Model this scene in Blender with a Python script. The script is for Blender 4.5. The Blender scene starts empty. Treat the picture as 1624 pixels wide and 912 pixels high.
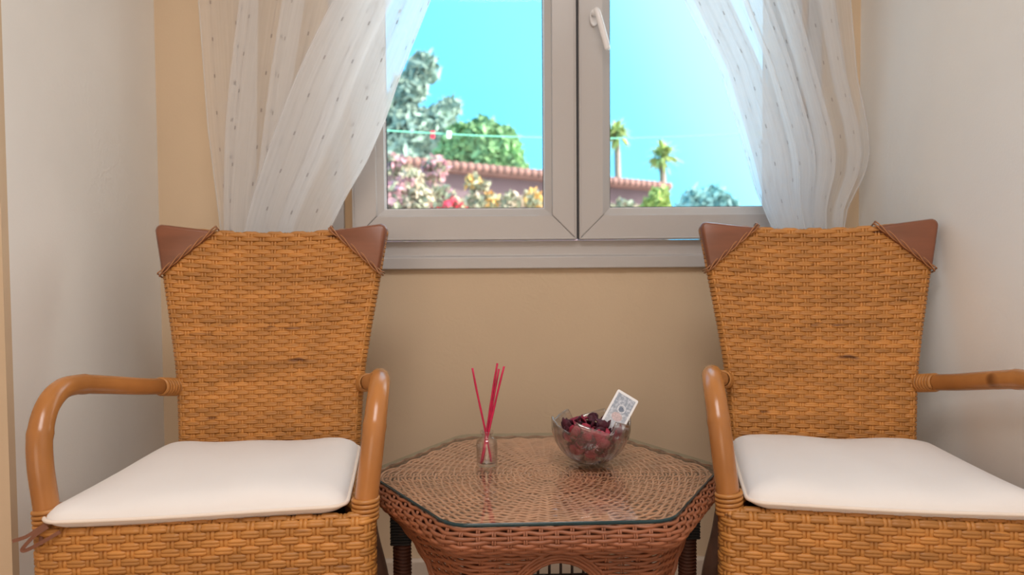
import bpy, math, random
from mathutils import Vector, Matrix

S = bpy.context.scene
COL = S.collection
R = math.radians
pi = math.pi

# ------------------------------------------------------------------ camera
CAM_Z = .895
cam_d = bpy.data.cameras.new('camera'); cam = bpy.data.objects.new('camera', cam_d); COL.objects.link(cam)
cam_d.sensor_width = 36.0; cam_d.lens = 1200 / 1624 * 36.0
cam_d.clip_start = .02; cam_d.clip_end = 500
cam_d.dof.use_dof = True; cam_d.dof.focus_distance = 1.42; cam_d.dof.aperture_fstop = 3.4
TH, RO = R(2.2), R(.4)
fw = Vector((0, math.cos(TH), -math.sin(TH))); u0 = Vector((0, math.sin(TH), math.cos(TH))); r0 = Vector((1, 0, 0))
rt = r0 * math.cos(RO) - u0 * math.sin(RO); up = r0 * math.sin(RO) + u0 * math.cos(RO)
cam.matrix_world = Matrix(((rt.x, up.x, -fw.x, 0), (rt.y, up.y, -fw.y, 0), (rt.z, up.z, -fw.z, CAM_Z), (0, 0, 0, 1)))
S.camera = cam

# ------------------------------------------------------------------ world (sky), sun, added fill lights, exposure
W = bpy.data.worlds.new('sky'); S.world = W; W.use_nodes = True
nt = W.node_tree; nt.nodes.clear()
wo = nt.nodes.new('ShaderNodeOutputWorld'); bg = nt.nodes.new('ShaderNodeBackground')
tc = nt.nodes.new('ShaderNodeTexCoord')
dot = nt.nodes.new('ShaderNodeVectorMath'); dot.operation = 'DOT_PRODUCT'
SUN_DIR = Vector((.86, -.12, .46)).normalized()      # towards the sun: high on the right, just behind the window wall
dot.inputs[1].default_value = SUN_DIR
mapr = nt.nodes.new('ShaderNodeMapRange'); mapr.inputs[1].default_value = -1; mapr.inputs[2].default_value = 1
ramp = nt.nodes.new('ShaderNodeValToRGB'); ramp.color_ramp.interpolation = 'EASE'
def sky_stop(d, c, el=None):
    e = el or ramp.color_ramp.elements.new((d + 1) / 2)
    e.position = (d + 1) / 2; e.color = (*c, 1)
sky_stop(-1, (.23, 1.05, 1.80), ramp.color_ramp.elements[0]); sky_stop(1, (5.5, 5.3, 4.9), ramp.color_ramp.elements[1])
sky_stop(-.12, (.23, 1.10, 1.80)); sky_stop(.08, (.31, 1.2, 1.85)); sky_stop(.26, (.66, 1.45, 2.0)); sky_stop(.5, (2.2, 2.7, 3.0))
nt.links.new(tc.outputs['Generated'], dot.inputs[0]); nt.links.new(dot.outputs['Value'], mapr.inputs[0]); nt.links.new(mapr.outputs[0], ramp.inputs[0])
nt.links.new(ramp.outputs[0], bg.inputs[0]); bg.inputs[1].default_value = 1.15
nt.links.new(bg.outputs[0], wo.inputs[0])

sun_d = bpy.data.lights.new('sun', 'SUN'); sun_d.energy = 9.0; sun_d.angle = R(.6); sun_d.color = (1, .95, .86)
sun = bpy.data.objects.new('sun', sun_d); COL.objects.link(sun)
sun.rotation_euler = (-SUN_DIR).to_track_quat('-Z', 'Y').to_euler()

lamp_d = bpy.data.lights.new('ceiling_fill_light', 'AREA'); lamp_d.shape = 'RECTANGLE'; lamp_d.size = 1.0; lamp_d.size_y = .8  # unseen fill light added under the ceiling, has no fixture
lamp_d.energy = 27; lamp_d.color = (1, .99, .98)
lamp = bpy.data.objects.new('ceiling_fill_light', lamp_d); COL.objects.link(lamp); lamp.location = (-.05, .10, 2.40)
lamp2_d = bpy.data.lights.new('rear_fill_light', 'AREA'); lamp2_d.shape = 'RECTANGLE'; lamp2_d.size = 2.2; lamp2_d.size_y = 1.9  # unseen warm fill added behind the camera, the rear wall is solid
lamp2_d.energy = 30; lamp2_d.color = (1, .79, .61)
lamp2 = bpy.data.objects.new('rear_fill_light', lamp2_d); COL.objects.link(lamp2); lamp2.location = (-.6, -2.9, 1.1)
lamp2.rotation_euler = (R(90), 0, 0)

vs = S.view_settings
vs.view_transform = 'Standard'; vs.look = 'None'; vs.exposure = 0.0; vs.gamma = 1.0; vs.use_curve_mapping = False

# ------------------------------------------------------------------ helpers
def smooth(me):
    me.polygons.foreach_set('use_smooth', [True] * len(me.polygons))

def tag(o, label=None, cat=None, group=None, kind=None):
    if label: o['label'] = label
    if cat: o['category'] = cat
    if group: o['group'] = group
    if kind: o['kind'] = kind
    return o

def link(name, me, parent=None):
    o = bpy.data.objects.new(name, me); COL.objects.link(o)
    if parent is not None: o.parent = parent
    return o

def empty(name, loc=(0, 0, 0), rz=0.0):
    o = bpy.data.objects.new(name, None); COL.objects.link(o); o.location = loc; o.rotation_euler = (0, 0, rz)
    o.empty_display_size = .05
    return o

class MB:
    def __init__(s): s.v = []; s.f = []; s.uv = None
    def add(s, v, f):
        o = len(s.v); s.v += [tuple(p) for p in v]; s.f += [tuple(i + o for i in q) for q in f]; return s
    def box(s, x0, x1, y0, y1, z0, z1):
        v = [(x0, y0, z0), (x1, y0, z0), (x1, y1, z0), (x0, y1, z0), (x0, y0, z1), (x1, y0, z1), (x1, y1, z1), (x0, y1, z1)]
        return s.add(v, [(0, 3, 2, 1), (4, 5, 6, 7), (0, 1, 5, 4), (1, 2, 6, 5), (2, 3, 7, 6), (3, 0, 4, 7)])
    def prism(s, poly, axis, a, b):
        """poly in 2D; axis 'y': (x,z) extruded in y, 'z': (x,y) extruded in z, 'x': (y,z) extruded in x"""
        def mk(p, t):
            return {'y': (p[0], t, p[1]), 'z': (p[0], p[1], t), 'x': (t, p[0], p[1])}[axis]
        n = len(poly)
        v = [mk(p, a) for p in poly] + [mk(p, b) for p in poly]
        f = [tuple(range(n)), tuple(range(2 * n - 1, n - 1, -1))] + [(i, i + n, (i + 1) % n + n, (i + 1) % n) for i in range(n)]
        return s.add(v, f)
    def sweep(s, pts, nrm, prof, closed=False, cap=True, scale=None):
        """prof: list of (across, out) in metres, closed section"""
        n = len(pts); m = len(prof); base = len(s.v)
        for i in range(n):
            p = pts[i]
            a = pts[(i - 1) % n] if (closed or i > 0) else pts[i]
            b = pts[(i + 1) % n] if (closed or i < n - 1) else pts[i]
            t = (b - a).normalized(); N = nrm[i]
            B = t.cross(N).normalized(); N2 = B.cross(t)
            k = scale[i] if scale else 1.0
            for (c, h) in prof:
                q = p + B * (c * k) + N2 * (h * k); s.v.append((q.x, q.y, q.z))
        for i in range(n if closed else n - 1):
            i2 = (i + 1) % n
            for j in range(m):
                j2 = (j + 1) % m
                s.f.append((base + i * m + j, base + i * m + j2, base + i2 * m + j2, base + i2 * m + j))
        if cap and not closed:
            s.f.append(tuple(base + j for j in range(m - 1, -1, -1)))
            s.f.append(tuple(base + (n - 1) * m + j for j in range(m)))
        return s
    def tube(s, pts, rad, n=8, closed=False):
        pts = [Vector(p) for p in pts]
        N = []; m = len(pts)
        prev = None
        for i in range(m):
            a = pts[i - 1] if (i > 0 or closed) else pts[i]; b = pts[(i + 1) % m] if (i < m - 1 or closed) else pts[i]
            t = (b - a).normalized()
            if prev is None:
                prev = t.orthogonal().normalized()
            prev = (prev - t * prev.dot(t))
            prev = prev.normalized() if prev.length > 1e-6 else t.orthogonal().normalized()
            N.append(prev.copy())
        r = rad if isinstance(rad, (list, tuple)) else [rad] * m
        prof = [(math.cos(2 * pi * k / n), math.sin(2 * pi * k / n)) for k in range(n)]
        return s.sweep(pts, N, prof, closed=closed, scale=r)
    def lathe(s, prof, n=24, c=(0, 0, 0), cap=False):
        base = len(s.v); m = len(prof)
        for i in range(n):
            a = 2 * pi * i / n
            for (r, z) in prof: s.v.append((c[0] + r * math.cos(a), c[1] + r * math.sin(a), c[2] + z))
        for i in range(n):
            i2 = (i + 1) % n
            for j in range(m - 1):
                s.f.append((base + i * m + j, base + i2 * m + j, base + i2 * m + j + 1, base + i * m + j + 1))
        return s
    def mesh(s, name, mat, sm=True):
        me = bpy.data.meshes.new(name); me.from_pydata(s.v, [], s.f)
        if mat: me.materials.append(mat)
        if sm: smooth(me)
        me.update(); return me
    def build(s, name, mat, parent=None, sm=True):
        return link(name, s.mesh(name, mat, sm), parent)

def bevel(o, w, seg=2):
    m = o.modifiers.new('bevel', 'BEVEL'); m.width = w; m.segments = seg; m.limit_method = 'ANGLE'; m.angle_limit = R(35)
    return o

def catmull(pts, per=8):
    P = [Vector(p) for p in pts]; out = []
    Q = [P[0] * 2 - P[1]] + P + [P[-1] * 2 - P[-2]]
    for i in range(1, len(Q) - 2):
        a, b, c, d = Q[i - 1], Q[i], Q[i + 1], Q[i + 2]
        for k in range(per):
            t = k / per
            out.append(.5 * ((2 * b) + (c - a) * t + (2 * a - 5 * b + 4 * c - d) * t * t + (3 * b - a - 3 * c + d) * t ** 3))
    out.append(P[-1].copy()); return out

def interp(x, tab):
    if x <= tab[0][0]: return tab[0][1]
    for (a, b), (c, d) in zip(tab, tab[1:]):
        if x <= c: return b + (d - b) * (x - a) / (c - a)
    return tab[-1][1]

def copy_tree(o, parent=None):
    c = o.copy(); COL.objects.link(c)
    if parent is not None: c.parent = parent
    for ch in list(o.children): copy_tree(ch, c)
    return c

def rounded_poly(pts, r, per=6):
    """2D polygon with rounded corners -> list of (x,y)"""
    out = []; n = len(pts)
    for i in range(n):
        p = Vector(pts[i]); a = Vector(pts[i - 1]); b = Vector(pts[(i + 1) % n])
        rr = r[i] if isinstance(r, (list, tuple)) else r
        da = (a - p).normalized(); db = (b - p).normalized()
        half = math.acos(max(-1, min(1, da.dot(db)))) / 2
        d = rr / math.tan(half)
        p0 = p + da * d; p1 = p + db * d
        cen = p + (da + db).normalized() * (rr / math.sin(half))
        a0 = math.atan2(p0.y - cen.y, p0.x - cen.x); a1 = math.atan2(p1.y - cen.y, p1.x - cen.x)
        dl = (a1 - a0 + pi) % (2 * pi) - pi
        for k in range(per + 1):
            t = a0 + dl * k / per
            out.append((cen.x + rr * math.cos(t), cen.y + rr * math.sin(t)))
    return out

# ------------------------------------------------------------------ materials
def newmat(name):
    m = bpy.data.materials.new(name); m.use_nodes = True; n = m.node_tree
    b = n.nodes['Principled BSDF']
    return m, n, b

def N(n, typ, **kw):
    x = n.nodes.new(typ)
    for k, v in kw.items():
        if k.startswith('i_'):
            x.inputs[k[2:].replace('_', ' ')].default_value = v
        else: setattr(x, k, v)
    return x

def mat_simple(name, col, rough=.5, bump=0, bscale=60, var=.0, vscale=8, spec=.5, metal=0, randobj=0.0, stretch=None, dark=None):
    m, n, b = newmat(name)
    b.inputs['Roughness'].default_value = rough; b.inputs['Metallic'].default_value = metal
    b.inputs['Specular IOR Level'].default_value = spec
    tcn = N(n, 'ShaderNodeTexCoord'); src = tcn.outputs['Object']
    if stretch:
        mp = N(n, 'ShaderNodeMapping'); mp.inputs['Scale'].default_value = stretch; n.links.new(src, mp.inputs[0]); src = mp.outputs[0]
    colsock = None
    if var > 0 or randobj > 0 or dark:
        no = N(n, 'ShaderNodeTexNoise', i_Scale=vscale, i_Detail=4.0); n.links.new(src, no.inputs['Vector'])
        mr = N(n, 'ShaderNodeMapRange'); mr.inputs[1].default_value = .3; mr.inputs[2].default_value = .7
        mr.inputs[3].default_value = 1 - var; mr.inputs[4].default_value = 1 + var
        n.links.new(no.outputs[0], mr.inputs[0]); val = mr.outputs[0]
        if randobj > 0:
            oi = N(n, 'ShaderNodeObjectInfo'); m2 = N(n, 'ShaderNodeMapRange')
            m2.inputs[3].default_value = 1 - randobj; m2.inputs[4].default_value = 1 + randobj * .6
            n.links.new(oi.outputs['Random'], m2.inputs[0])
            mu = N(n, 'ShaderNodeMath', operation='MULTIPLY'); n.links.new(val, mu.inputs[0]); n.links.new(m2.outputs[0], mu.inputs[1]); val = mu.outputs[0]
        hs = N(n, 'ShaderNodeHueSaturation'); hs.inputs['Color'].default_value = (*col, 1)
        n.links.new(val, hs.inputs['Value']); colsock = hs.outputs[0]
        if dark:
            no2 = N(n, 'ShaderNodeTexNoise', i_Scale=dark[1], i_Detail=2.0); n.links.new(src, no2.inputs['Vector'])
            cr = N(n, 'ShaderNodeMapRange'); cr.inputs[1].default_value = dark[2]; cr.inputs[2].default_value = dark[2] + .08
            n.links.new(no2.outputs[0], cr.inputs[0])
            mx = N(n, 'ShaderNodeMix', data_type='RGBA'); mx.inputs[7].default_value = (*dark[0], 1)
            n.links.new(cr.outputs[0], mx.inputs[0]); n.links.new(colsock, mx.inputs[6]); colsock = mx.outputs[2]
        n.links.new(colsock, b.inputs['Base Color'])
    else:
        b.inputs['Base Color'].default_value = (*col, 1)
    if bump > 0:
        nb = N(n, 'ShaderNodeTexNoise', i_Scale=bscale, i_Detail=5.0); n.links.new(src, nb.inputs['Vector'])
        bu = N(n, 'ShaderNodeBump'); bu.inputs['Strength'].default_value = bump; bu.inputs['Distance'].default_value = .002
        n.links.new(nb.outputs[0], bu.inputs['Height']); n.links.new(bu.outputs[0], b.inputs['Normal'])
    return m

def mat_plaster(name, col):
    m, n, b = newmat(name)
    b.inputs['Roughness'].default_value = .75; b.inputs['Specular IOR Level'].default_value = .25
    t = N(n, 'ShaderNodeTexCoord')
    a = N(n, 'ShaderNodeTexNoise', i_Scale=3.0, i_Detail=6.0); n.links.new(t.outputs['Object'], a.inputs['Vector'])
    mr = N(n, 'ShaderNodeMapRange'); mr.inputs[1].default_value = .3; mr.inputs[2].default_value = .7; mr.inputs[3].default_value = .965; mr.inputs[4].default_value = 1.03
    n.links.new(a.outputs[0], mr.inputs[0])
    hs = N(n, 'ShaderNodeHueSaturation'); hs.inputs['Color'].default_value = (*col, 1); n.links.new(mr.outputs[0], hs.inputs['Value'])
    n.links.new(hs.outputs[0], b.inputs['Base Color'])
    g = N(n, 'ShaderNodeTexNoise', i_Scale=220.0, i_Detail=3.0); n.links.new(t.outputs['Object'], g.inputs['Vector'])
    # trowel ridges and hairline flakes in the plaster
    w = N(n, 'ShaderNodeTexNoise', i_Scale=14.0, i_Detail=5.0); n.links.new(t.outputs['Object'], w.inputs['Vector'])
    w2 = N(n, 'ShaderNodeMath', operation='PINGPONG'); w2.inputs[1].default_value = .06; n.links.new(w.outputs[0], w2.inputs[0])
    ms = N(n, 'ShaderNodeTexNoise', i_Scale=2.2, i_Detail=2.0); n.links.new(t.outputs['Object'], ms.inputs['Vector'])
    mk = N(n, 'ShaderNodeMapRange'); mk.inputs[1].default_value = .52; mk.inputs[2].default_value = .68; mk.inputs[4].default_value = 14.0
    n.links.new(ms.outputs[0], mk.inputs[0])
    mu = N(n, 'ShaderNodeMath', operation='MULTIPLY'); n.links.new(w2.outputs[0], mu.inputs[0]); n.links.new(mk.outputs[0], mu.inputs[1])
    ad = N(n, 'ShaderNodeMath', operation='MULTIPLY_ADD'); ad.inputs[1].default_value = .35
    n.links.new(g.outputs[0], ad.inputs[0]); n.links.new(mu.outputs[0], ad.inputs[2])
    bu = N(n, 'ShaderNodeBump'); bu.inputs['Strength'].default_value = .22; bu.inputs['Distance'].default_value = .003
    n.links.new(ad.outputs[0], bu.inputs['Height']); n.links.new(bu.outputs[0], b.inputs['Normal'])
    return m

def mat_thin_glass(name, tint=(1, 1, 1), refl=1.0, rough=0.0, ior=1.45, refr=0.0, sheen=0.0):
    m, n, b = newmat(name); n.nodes.remove(b)
    out = n.nodes['Material Output']
    tr = N(n, 'ShaderNodeBsdfTransparent'); tr.inputs[0].default_value = (*tint, 1)
    gl = N(n, 'ShaderNodeBsdfGlossy'); gl.inputs['Roughness'].default_value = rough
    fr = N(n, 'ShaderNodeFresnel')
    # the sheet reflects alike from both faces
    ge = N(n, 'ShaderNodeNewGeometry'); io = N(n, 'ShaderNodeMapRange'); io.inputs[3].default_value = ior; io.inputs[4].default_value = 1 / ior
    n.links.new(ge.outputs['Backfacing'], io.inputs[0]); n.links.new(io.outputs[0], fr.inputs[0])
    mu = N(n, 'ShaderNodeMath', operation='MULTIPLY', use_clamp=True); mu.inputs[1].default_value = refl
    n.links.new(fr.outputs[0], mu.inputs[0])
    mx = N(n, 'ShaderNodeMixShader'); n.links.new(mu.outputs[0], mx.inputs[0]); n.links.new(gl.outputs[0], mx.inputs[2])
    if refr > 0:
        gg = N(n, 'ShaderNodeBsdfGlass'); gg.inputs['IOR'].default_value = 1.5; gg.inputs['Roughness'].default_value = .0
        m2 = N(n, 'ShaderNodeMixShader'); m2.inputs[0].default_value = refr
        n.links.new(tr.outputs[0], m2.inputs[1]); n.links.new(gg.outputs[0], m2.inputs[2]); n.links.new(m2.outputs[0], mx.inputs[1])
    else:
        n.links.new(tr.outputs[0], mx.inputs[1])
    if sheen > 0:      # finely cut, slightly scattering surface
        g2 = N(n, 'ShaderNodeBsdfGlossy'); g2.inputs['Roughness'].default_value = .45
        m4 = N(n, 'ShaderNodeMixShader'); m4.inputs[0].default_value = sheen
        n.links.new(mx.outputs[0], m4.inputs[1]); n.links.new(g2.outputs[0], m4.inputs[2]); mx = m4
    n.links.new(mx.outputs[0], out.inputs[0])
    return m

def mat_sheer(name):
    m, n, b = newmat(name); n.nodes.remove(b); out = n.nodes['Material Output']
    uv = N(n, 'ShaderNodeUVMap'); sp = N(n, 'ShaderNodeSeparateXYZ'); n.links.new(uv.outputs[0], sp.inputs[0])
    # woven pinstripes every 45 mm, carrying short dark slubs
    fr = N(n, 'ShaderNodeMath', operation='MULTIPLY'); fr.inputs[1].default_value = 1 / .04; n.links.new(sp.outputs[0], fr.inputs[0])
    fc = N(n, 'ShaderNodeMath', operation='FRACT'); n.links.new(fr.outputs[0], fc.inputs[0])
    fl = N(n, 'ShaderNodeMath', operation='FLOOR'); n.links.new(fr.outputs[0], fl.inputs[0])
    ce = N(n, 'ShaderNodeMath', operation='SUBTRACT'); ce.inputs[1].default_value = .5; n.links.new(fc.outputs[0], ce.inputs[0])
    ab = N(n, 'ShaderNodeMath', operation='ABSOLUTE'); n.links.new(ce.outputs[0], ab.inputs[0])
    line = N(n, 'ShaderNodeMath', operation='LESS_THAN'); line.inputs[1].default_value = .022; n.links.new(ab.outputs[0], line.inputs[0])
    wide = N(n, 'ShaderNodeMath', operation='LESS_THAN'); wide.inputs[1].default_value = .030; n.links.new(ab.outputs[0], wide.inputs[0])
    # slub dashes along the stripe
    wn = N(n, 'ShaderNodeTexWhiteNoise', noise_dimensions='1D'); n.links.new(fl.outputs[0], wn.inputs['W'])
    vs_ = N(n, 'ShaderNodeMath', operation='MULTIPLY_ADD'); vs_.inputs[1].default_value = 1 / .095; n.links.new(sp.outputs[1], vs_.inputs[0]); n.links.new(wn.outputs[0], vs_.inputs[2])
    vf = N(n, 'ShaderNodeMath', operation='FRACT'); n.links.new(vs_.outputs[0], vf.inputs[0])
    da = N(n, 'ShaderNodeMath', operation='LESS_THAN'); da.inputs[1].default_value = .10; n.links.new(vf.outputs[0], da.inputs[0])
    sl = N(n, 'ShaderNodeMath', operation='MULTIPLY'); n.links.new(da.outputs[0], sl.inputs[0]); n.links.new(wide.outputs[0], sl.inputs[1])
    l2 = N(n, 'ShaderNodeMath', operation='MULTIPLY'); l2.inputs[1].default_value = .35; n.links.new(line.outputs[0], l2.inputs[0])
    mk = N(n, 'ShaderNodeMath', operation='MAXIMUM'); n.links.new(sl.outputs[0], mk.inputs[0]); n.links.new(l2.outputs[0], mk.inputs[1])
    cm = N(n, 'ShaderNodeMix', data_type='RGBA'); cm.inputs[6].default_value = (.91, .92, .94, 1); cm.inputs[7].default_value = (.34, .33, .33, 1)
    n.links.new(mk.outputs[0], cm.inputs[0])
    # thread-thickness streaks
    st = N(n, 'ShaderNodeMapping'); st.inputs['Scale'].default_value = (260, 3, 1); n.links.new(uv.outputs[0], st.inputs[0])
    no = N(n, 'ShaderNodeTexNoise', i_Scale=1.0, i_Detail=3.0); n.links.new(st.outputs[0], no.inputs['Vector'])
    al = N(n, 'ShaderNodeMapRange'); al.inputs[1].default_value = .3; al.inputs[2].default_value = .7; al.inputs[3].default_value = .44; al.inputs[4].default_value = .49
    n.links.new(no.outputs[0], al.inputs[0])
    a2 = N(n, 'ShaderNodeMath', operation='MULTIPLY_ADD', use_clamp=True); a2.inputs[1].default_value = .4
    n.links.new(mk.outputs[0], a2.inputs[0]); n.links.new(al.outputs[0], a2.inputs[2])
    df = N(n, 'ShaderNodeBsdfDiffuse'); tl = N(n, 'ShaderNodeBsdfTranslucent'); tr = N(n, 'ShaderNodeBsdfTransparent')
    n.links.new(cm.outputs[2], df.inputs[0]); n.links.new(cm.outputs[2], tl.inputs[0])
    m1 = N(n, 'ShaderNodeMixShader'); m1.inputs[0].default_value = .5; n.links.new(df.outputs[0], m1.inputs[1]); n.links.new(tl.outputs[0], m1.inputs[2])
    m2 = N(n, 'ShaderNodeMixShader'); n.links.new(a2.outputs[0], m2.inputs[0]); n.links.new(tr.outputs[0], m2.inputs[1]); n.links.new(m1.outputs[0], m2.inputs[2])
    n.links.new(m2.outputs[0], out.inputs[0])
    return m

M = {}
M['wall'] = mat_plaster('window_lit_plaster', (.88, .86, .825))  # side walls lightened and cooled in place of window light
M['wall_back'] = mat_plaster('shaded_plaster', (.67, .515, .355))  # darker, warmer tone stands in for shade on walls facing the room
M['ceiling'] = mat_simple('ceiling_white', (.85, .82, .78), .8)
M['floor'] = mat_simple('floor_tile', (.42, .30, .22), .35, var=.1)
M['base'] = mat_simple('baseboard_gloss', (.62, .52, .43), .35)
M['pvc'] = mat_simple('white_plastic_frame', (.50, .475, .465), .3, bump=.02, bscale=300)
M['pvc_dark'] = mat_simple('rubber_gasket', (.03, .03, .035), .6)
M['bead'] = mat_simple('white_glazing_bead', (.86, .86, .88), .25)
M['tan'] = mat_simple('tan_wood_strip', (.66, .44, .25), .55, var=.08)
M['pane'] = mat_thin_glass('window_glass', (.985, .995, .995), .2)
M['sheer'] = mat_sheer('sheer_voile')
M['cane'] = mat_simple('flat_cane', (.50, .215, .050), .45, bump=.12, bscale=40, var=.20, vscale=26, randobj=.16, stretch=(.5, 1, 2.2), dark=((.16, .055, .014), 21.0, .70))
M['cane_back'] = mat_simple('dark_cane_backing', (.20, .075, .018), .7)  # dark brown stands in for shade in the weave gaps
M['pole'] = mat_simple('lacquered_rattan_pole', (.43, .175, .050), .24, bump=.05, bscale=30, var=.22, vscale=9, stretch=(1, .6, .6), dark=((.13, .045, .014), 13.0, .66))
M['binding'] = mat_simple('cane_binding', (.48, .205, .052), .4, var=.15, vscale=30)
M['darkwood'] = mat_simple('brown_stained_wood', (.215, .075, .036), .32, bump=.04, bscale=30, var=.16, vscale=7, stretch=(1, 2, 5))
M['cord'] = mat_simple('twisted_cane_cord', (.36, .15, .055), .5, var=.15, vscale=50)
M['legdark'] = mat_simple('dark_leg_wood', (.12, .06, .04), .6, var=.3, vscale=20)
M['fabric'] = mat_simple('cream_cotton', (.86, .82, .80), .9, bump=.25, bscale=900, spec=.1, var=.02, vscale=6)
M['piping'] = mat_simple('cream_piping', (.86, .75, .66), .9, bump=.2, bscale=900, spec=.1)
M['tie'] = mat_simple('brown_tie_ribbon', (.20, .075, .04), .7)
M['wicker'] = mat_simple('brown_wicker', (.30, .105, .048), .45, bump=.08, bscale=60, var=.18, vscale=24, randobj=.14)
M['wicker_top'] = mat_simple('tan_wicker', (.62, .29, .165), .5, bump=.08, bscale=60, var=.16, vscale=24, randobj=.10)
M['wicker_dark'] = mat_simple('dark_wicker', (.10, .032, .018), .55, var=.2, vscale=20)
M['black'] = mat_simple('black_wrap', (.012, .013, .015), .6)
M['lattice'] = mat_simple('lattice_rod', (.035, .02, .016), .5)
M['glass'] = mat_thin_glass('table_glass', (.965, .985, .98), .85)
M['glass_edge'] = mat_simple('teal_glass_edge', (.012, .045, .055), .12)
def _edge(m):
    n = m.node_tree; b = n.nodes['Principled BSDF']; out = n.nodes['Material Output']
    tr = N(n, 'ShaderNodeBsdfTransparent'); tr.inputs[0].default_value = (.80, .88, .87, 1)
    ge = N(n, 'ShaderNodeNewGeometry'); mx = N(n, 'ShaderNodeMixShader')
    mu = N(n, 'ShaderNodeMath', operation='MULTIPLY'); mu.inputs[1].default_value = .85; n.links.new(ge.outputs['Backfacing'], mu.inputs[0])
    n.links.new(mu.outputs[0], mx.inputs[0]); n.links.new(b.outputs[0], mx.inputs[1]); n.links.new(tr.outputs[0], mx.inputs[2]); n.links.new(mx.outputs[0], out.inputs[0])
_edge(M['glass_edge'])
M['crystal'] = mat_thin_glass('crystal_bowl_glass', (1, 1, 1), 2.4, .01, 1.5, .25, .03)
M['bottle'] = mat_thin_glass('bottle_glass', (1, 1, 1), 1.5, .01, 1.45, .10)
M['reed'] = mat_simple('crimson_reed', (.55, .012, .07), .55, var=.25, vscale=60)
M['petal_dark'] = mat_simple('maroon_petal', (.07, .008, .022), .6, var=.4, vscale=60, randobj=.3)
M['petal_red'] = mat_simple('crimson_petal', (.36, .020, .055), .6, var=.3, vscale=60, randobj=.3)
M['petal_pink'] = mat_simple('rose_petal', (.62, .10, .16), .6, var=.25, vscale=60, randobj=.2)
M['card'] = mat_simple('white_card', (.86, .87, .90), .35)

# ------------------------------------------------------------------ room shell
D = 2.08; XL = -.966; XR = .952; CEIL = 2.45; REAR = -3.0; ROOM_L = -2.6; NICHE = 1.452
def struct(name, mb, mat, parent=None, sm=False):
    o = mb.build(name, mat, parent, sm)
    if parent is None: o['kind'] = 'structure'
    return o
WX0, WX1, WZ0, WZ1 = -.486, .838, .882, 1.98
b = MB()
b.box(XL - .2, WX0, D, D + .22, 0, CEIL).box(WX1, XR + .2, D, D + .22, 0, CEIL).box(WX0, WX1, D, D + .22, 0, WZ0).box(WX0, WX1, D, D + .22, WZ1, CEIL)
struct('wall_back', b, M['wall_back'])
struct('wall_left', MB().box(XL - .22, XL, NICHE + .004, D, 0, CEIL), M['wall'])
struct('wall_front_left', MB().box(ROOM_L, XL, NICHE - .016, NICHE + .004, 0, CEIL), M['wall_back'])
struct('wall_room_left', MB().box(ROOM_L - .2, ROOM_L, REAR, NICHE + .22, 0, CEIL), M['wall'])
struct('wall_right', MB().box(XR, XR + .2, REAR, D, 0, CEIL), M['wall'])
struct('wall_rear', MB().box(ROOM_L - .2, XR + .2, REAR - .2, REAR, 0, CEIL), M['wall'])
struct('floor', MB().box(ROOM_L - .2, XR + .2, REAR - .2, D + .22, -.1, 0), M['floor'])
struct('ceiling', MB().box(ROOM_L - .2, XR + .2, REAR - .2, D + .22, CEIL, CEIL + .15), M['ceiling'])
bb = [(D - .016, 0), (D, 0), (D, .062), (D - .006, .062), (D - .014, .055)]
struct('baseboard_back', MB().prism(bb, 'x', XL + .016, XR - .016), M['base'])
struct('baseboard_left', MB().box(XL, XL + .015, NICHE, D, 0, .06), M['base'])
struct('baseboard_right', MB().box(XR - .015, XR, REAR, D, 0, .06), M['base'])

# ------------------------------------------------------------------ window
win = empty('window_1', ((WX0 + WX1) / 2, D, WZ0)); win['kind'] = 'structure'
win_off = Vector(win.location)
def wpart(mb, name, mat, parent=win, sm=False, bev=0):
    mb.v = [tuple(Vector(p) - win_off) for p in mb.v]
    o = mb.build(name, mat, parent, sm)
    if bev: bevel(o, bev, 2)
    return o
FY = 2.066   # front face of the fixed frame
def mitre_frame(x0, x1, z0, z1, w, ya, yb, names, mat, parent, bev=.002, g=.0006):
    i0, i1, k0, k1 = x0 + w, x1 - w, z0 + w, z1 - w
    polys = [[(x0 + g, z0), (x1 - g, z0), (i1 - g, k0), (i0 + g, k0)], [(x0 + g, z1), (i0 + g, k1), (i1 - g, k1), (x1 - g, z1)],
             [(x0, z0 + g), (i0, k0 + g), (i0, k1 - g), (x0, z1 - g)], [(x1, z0 + g), (x1, z1 - g), (i1, k1 - g), (i1, k0 + g)]]
    for p, nm in zip(polys, names): wpart(MB().prism(p, 'y', ya, yb), nm, mat, parent, bev=bev)
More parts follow.
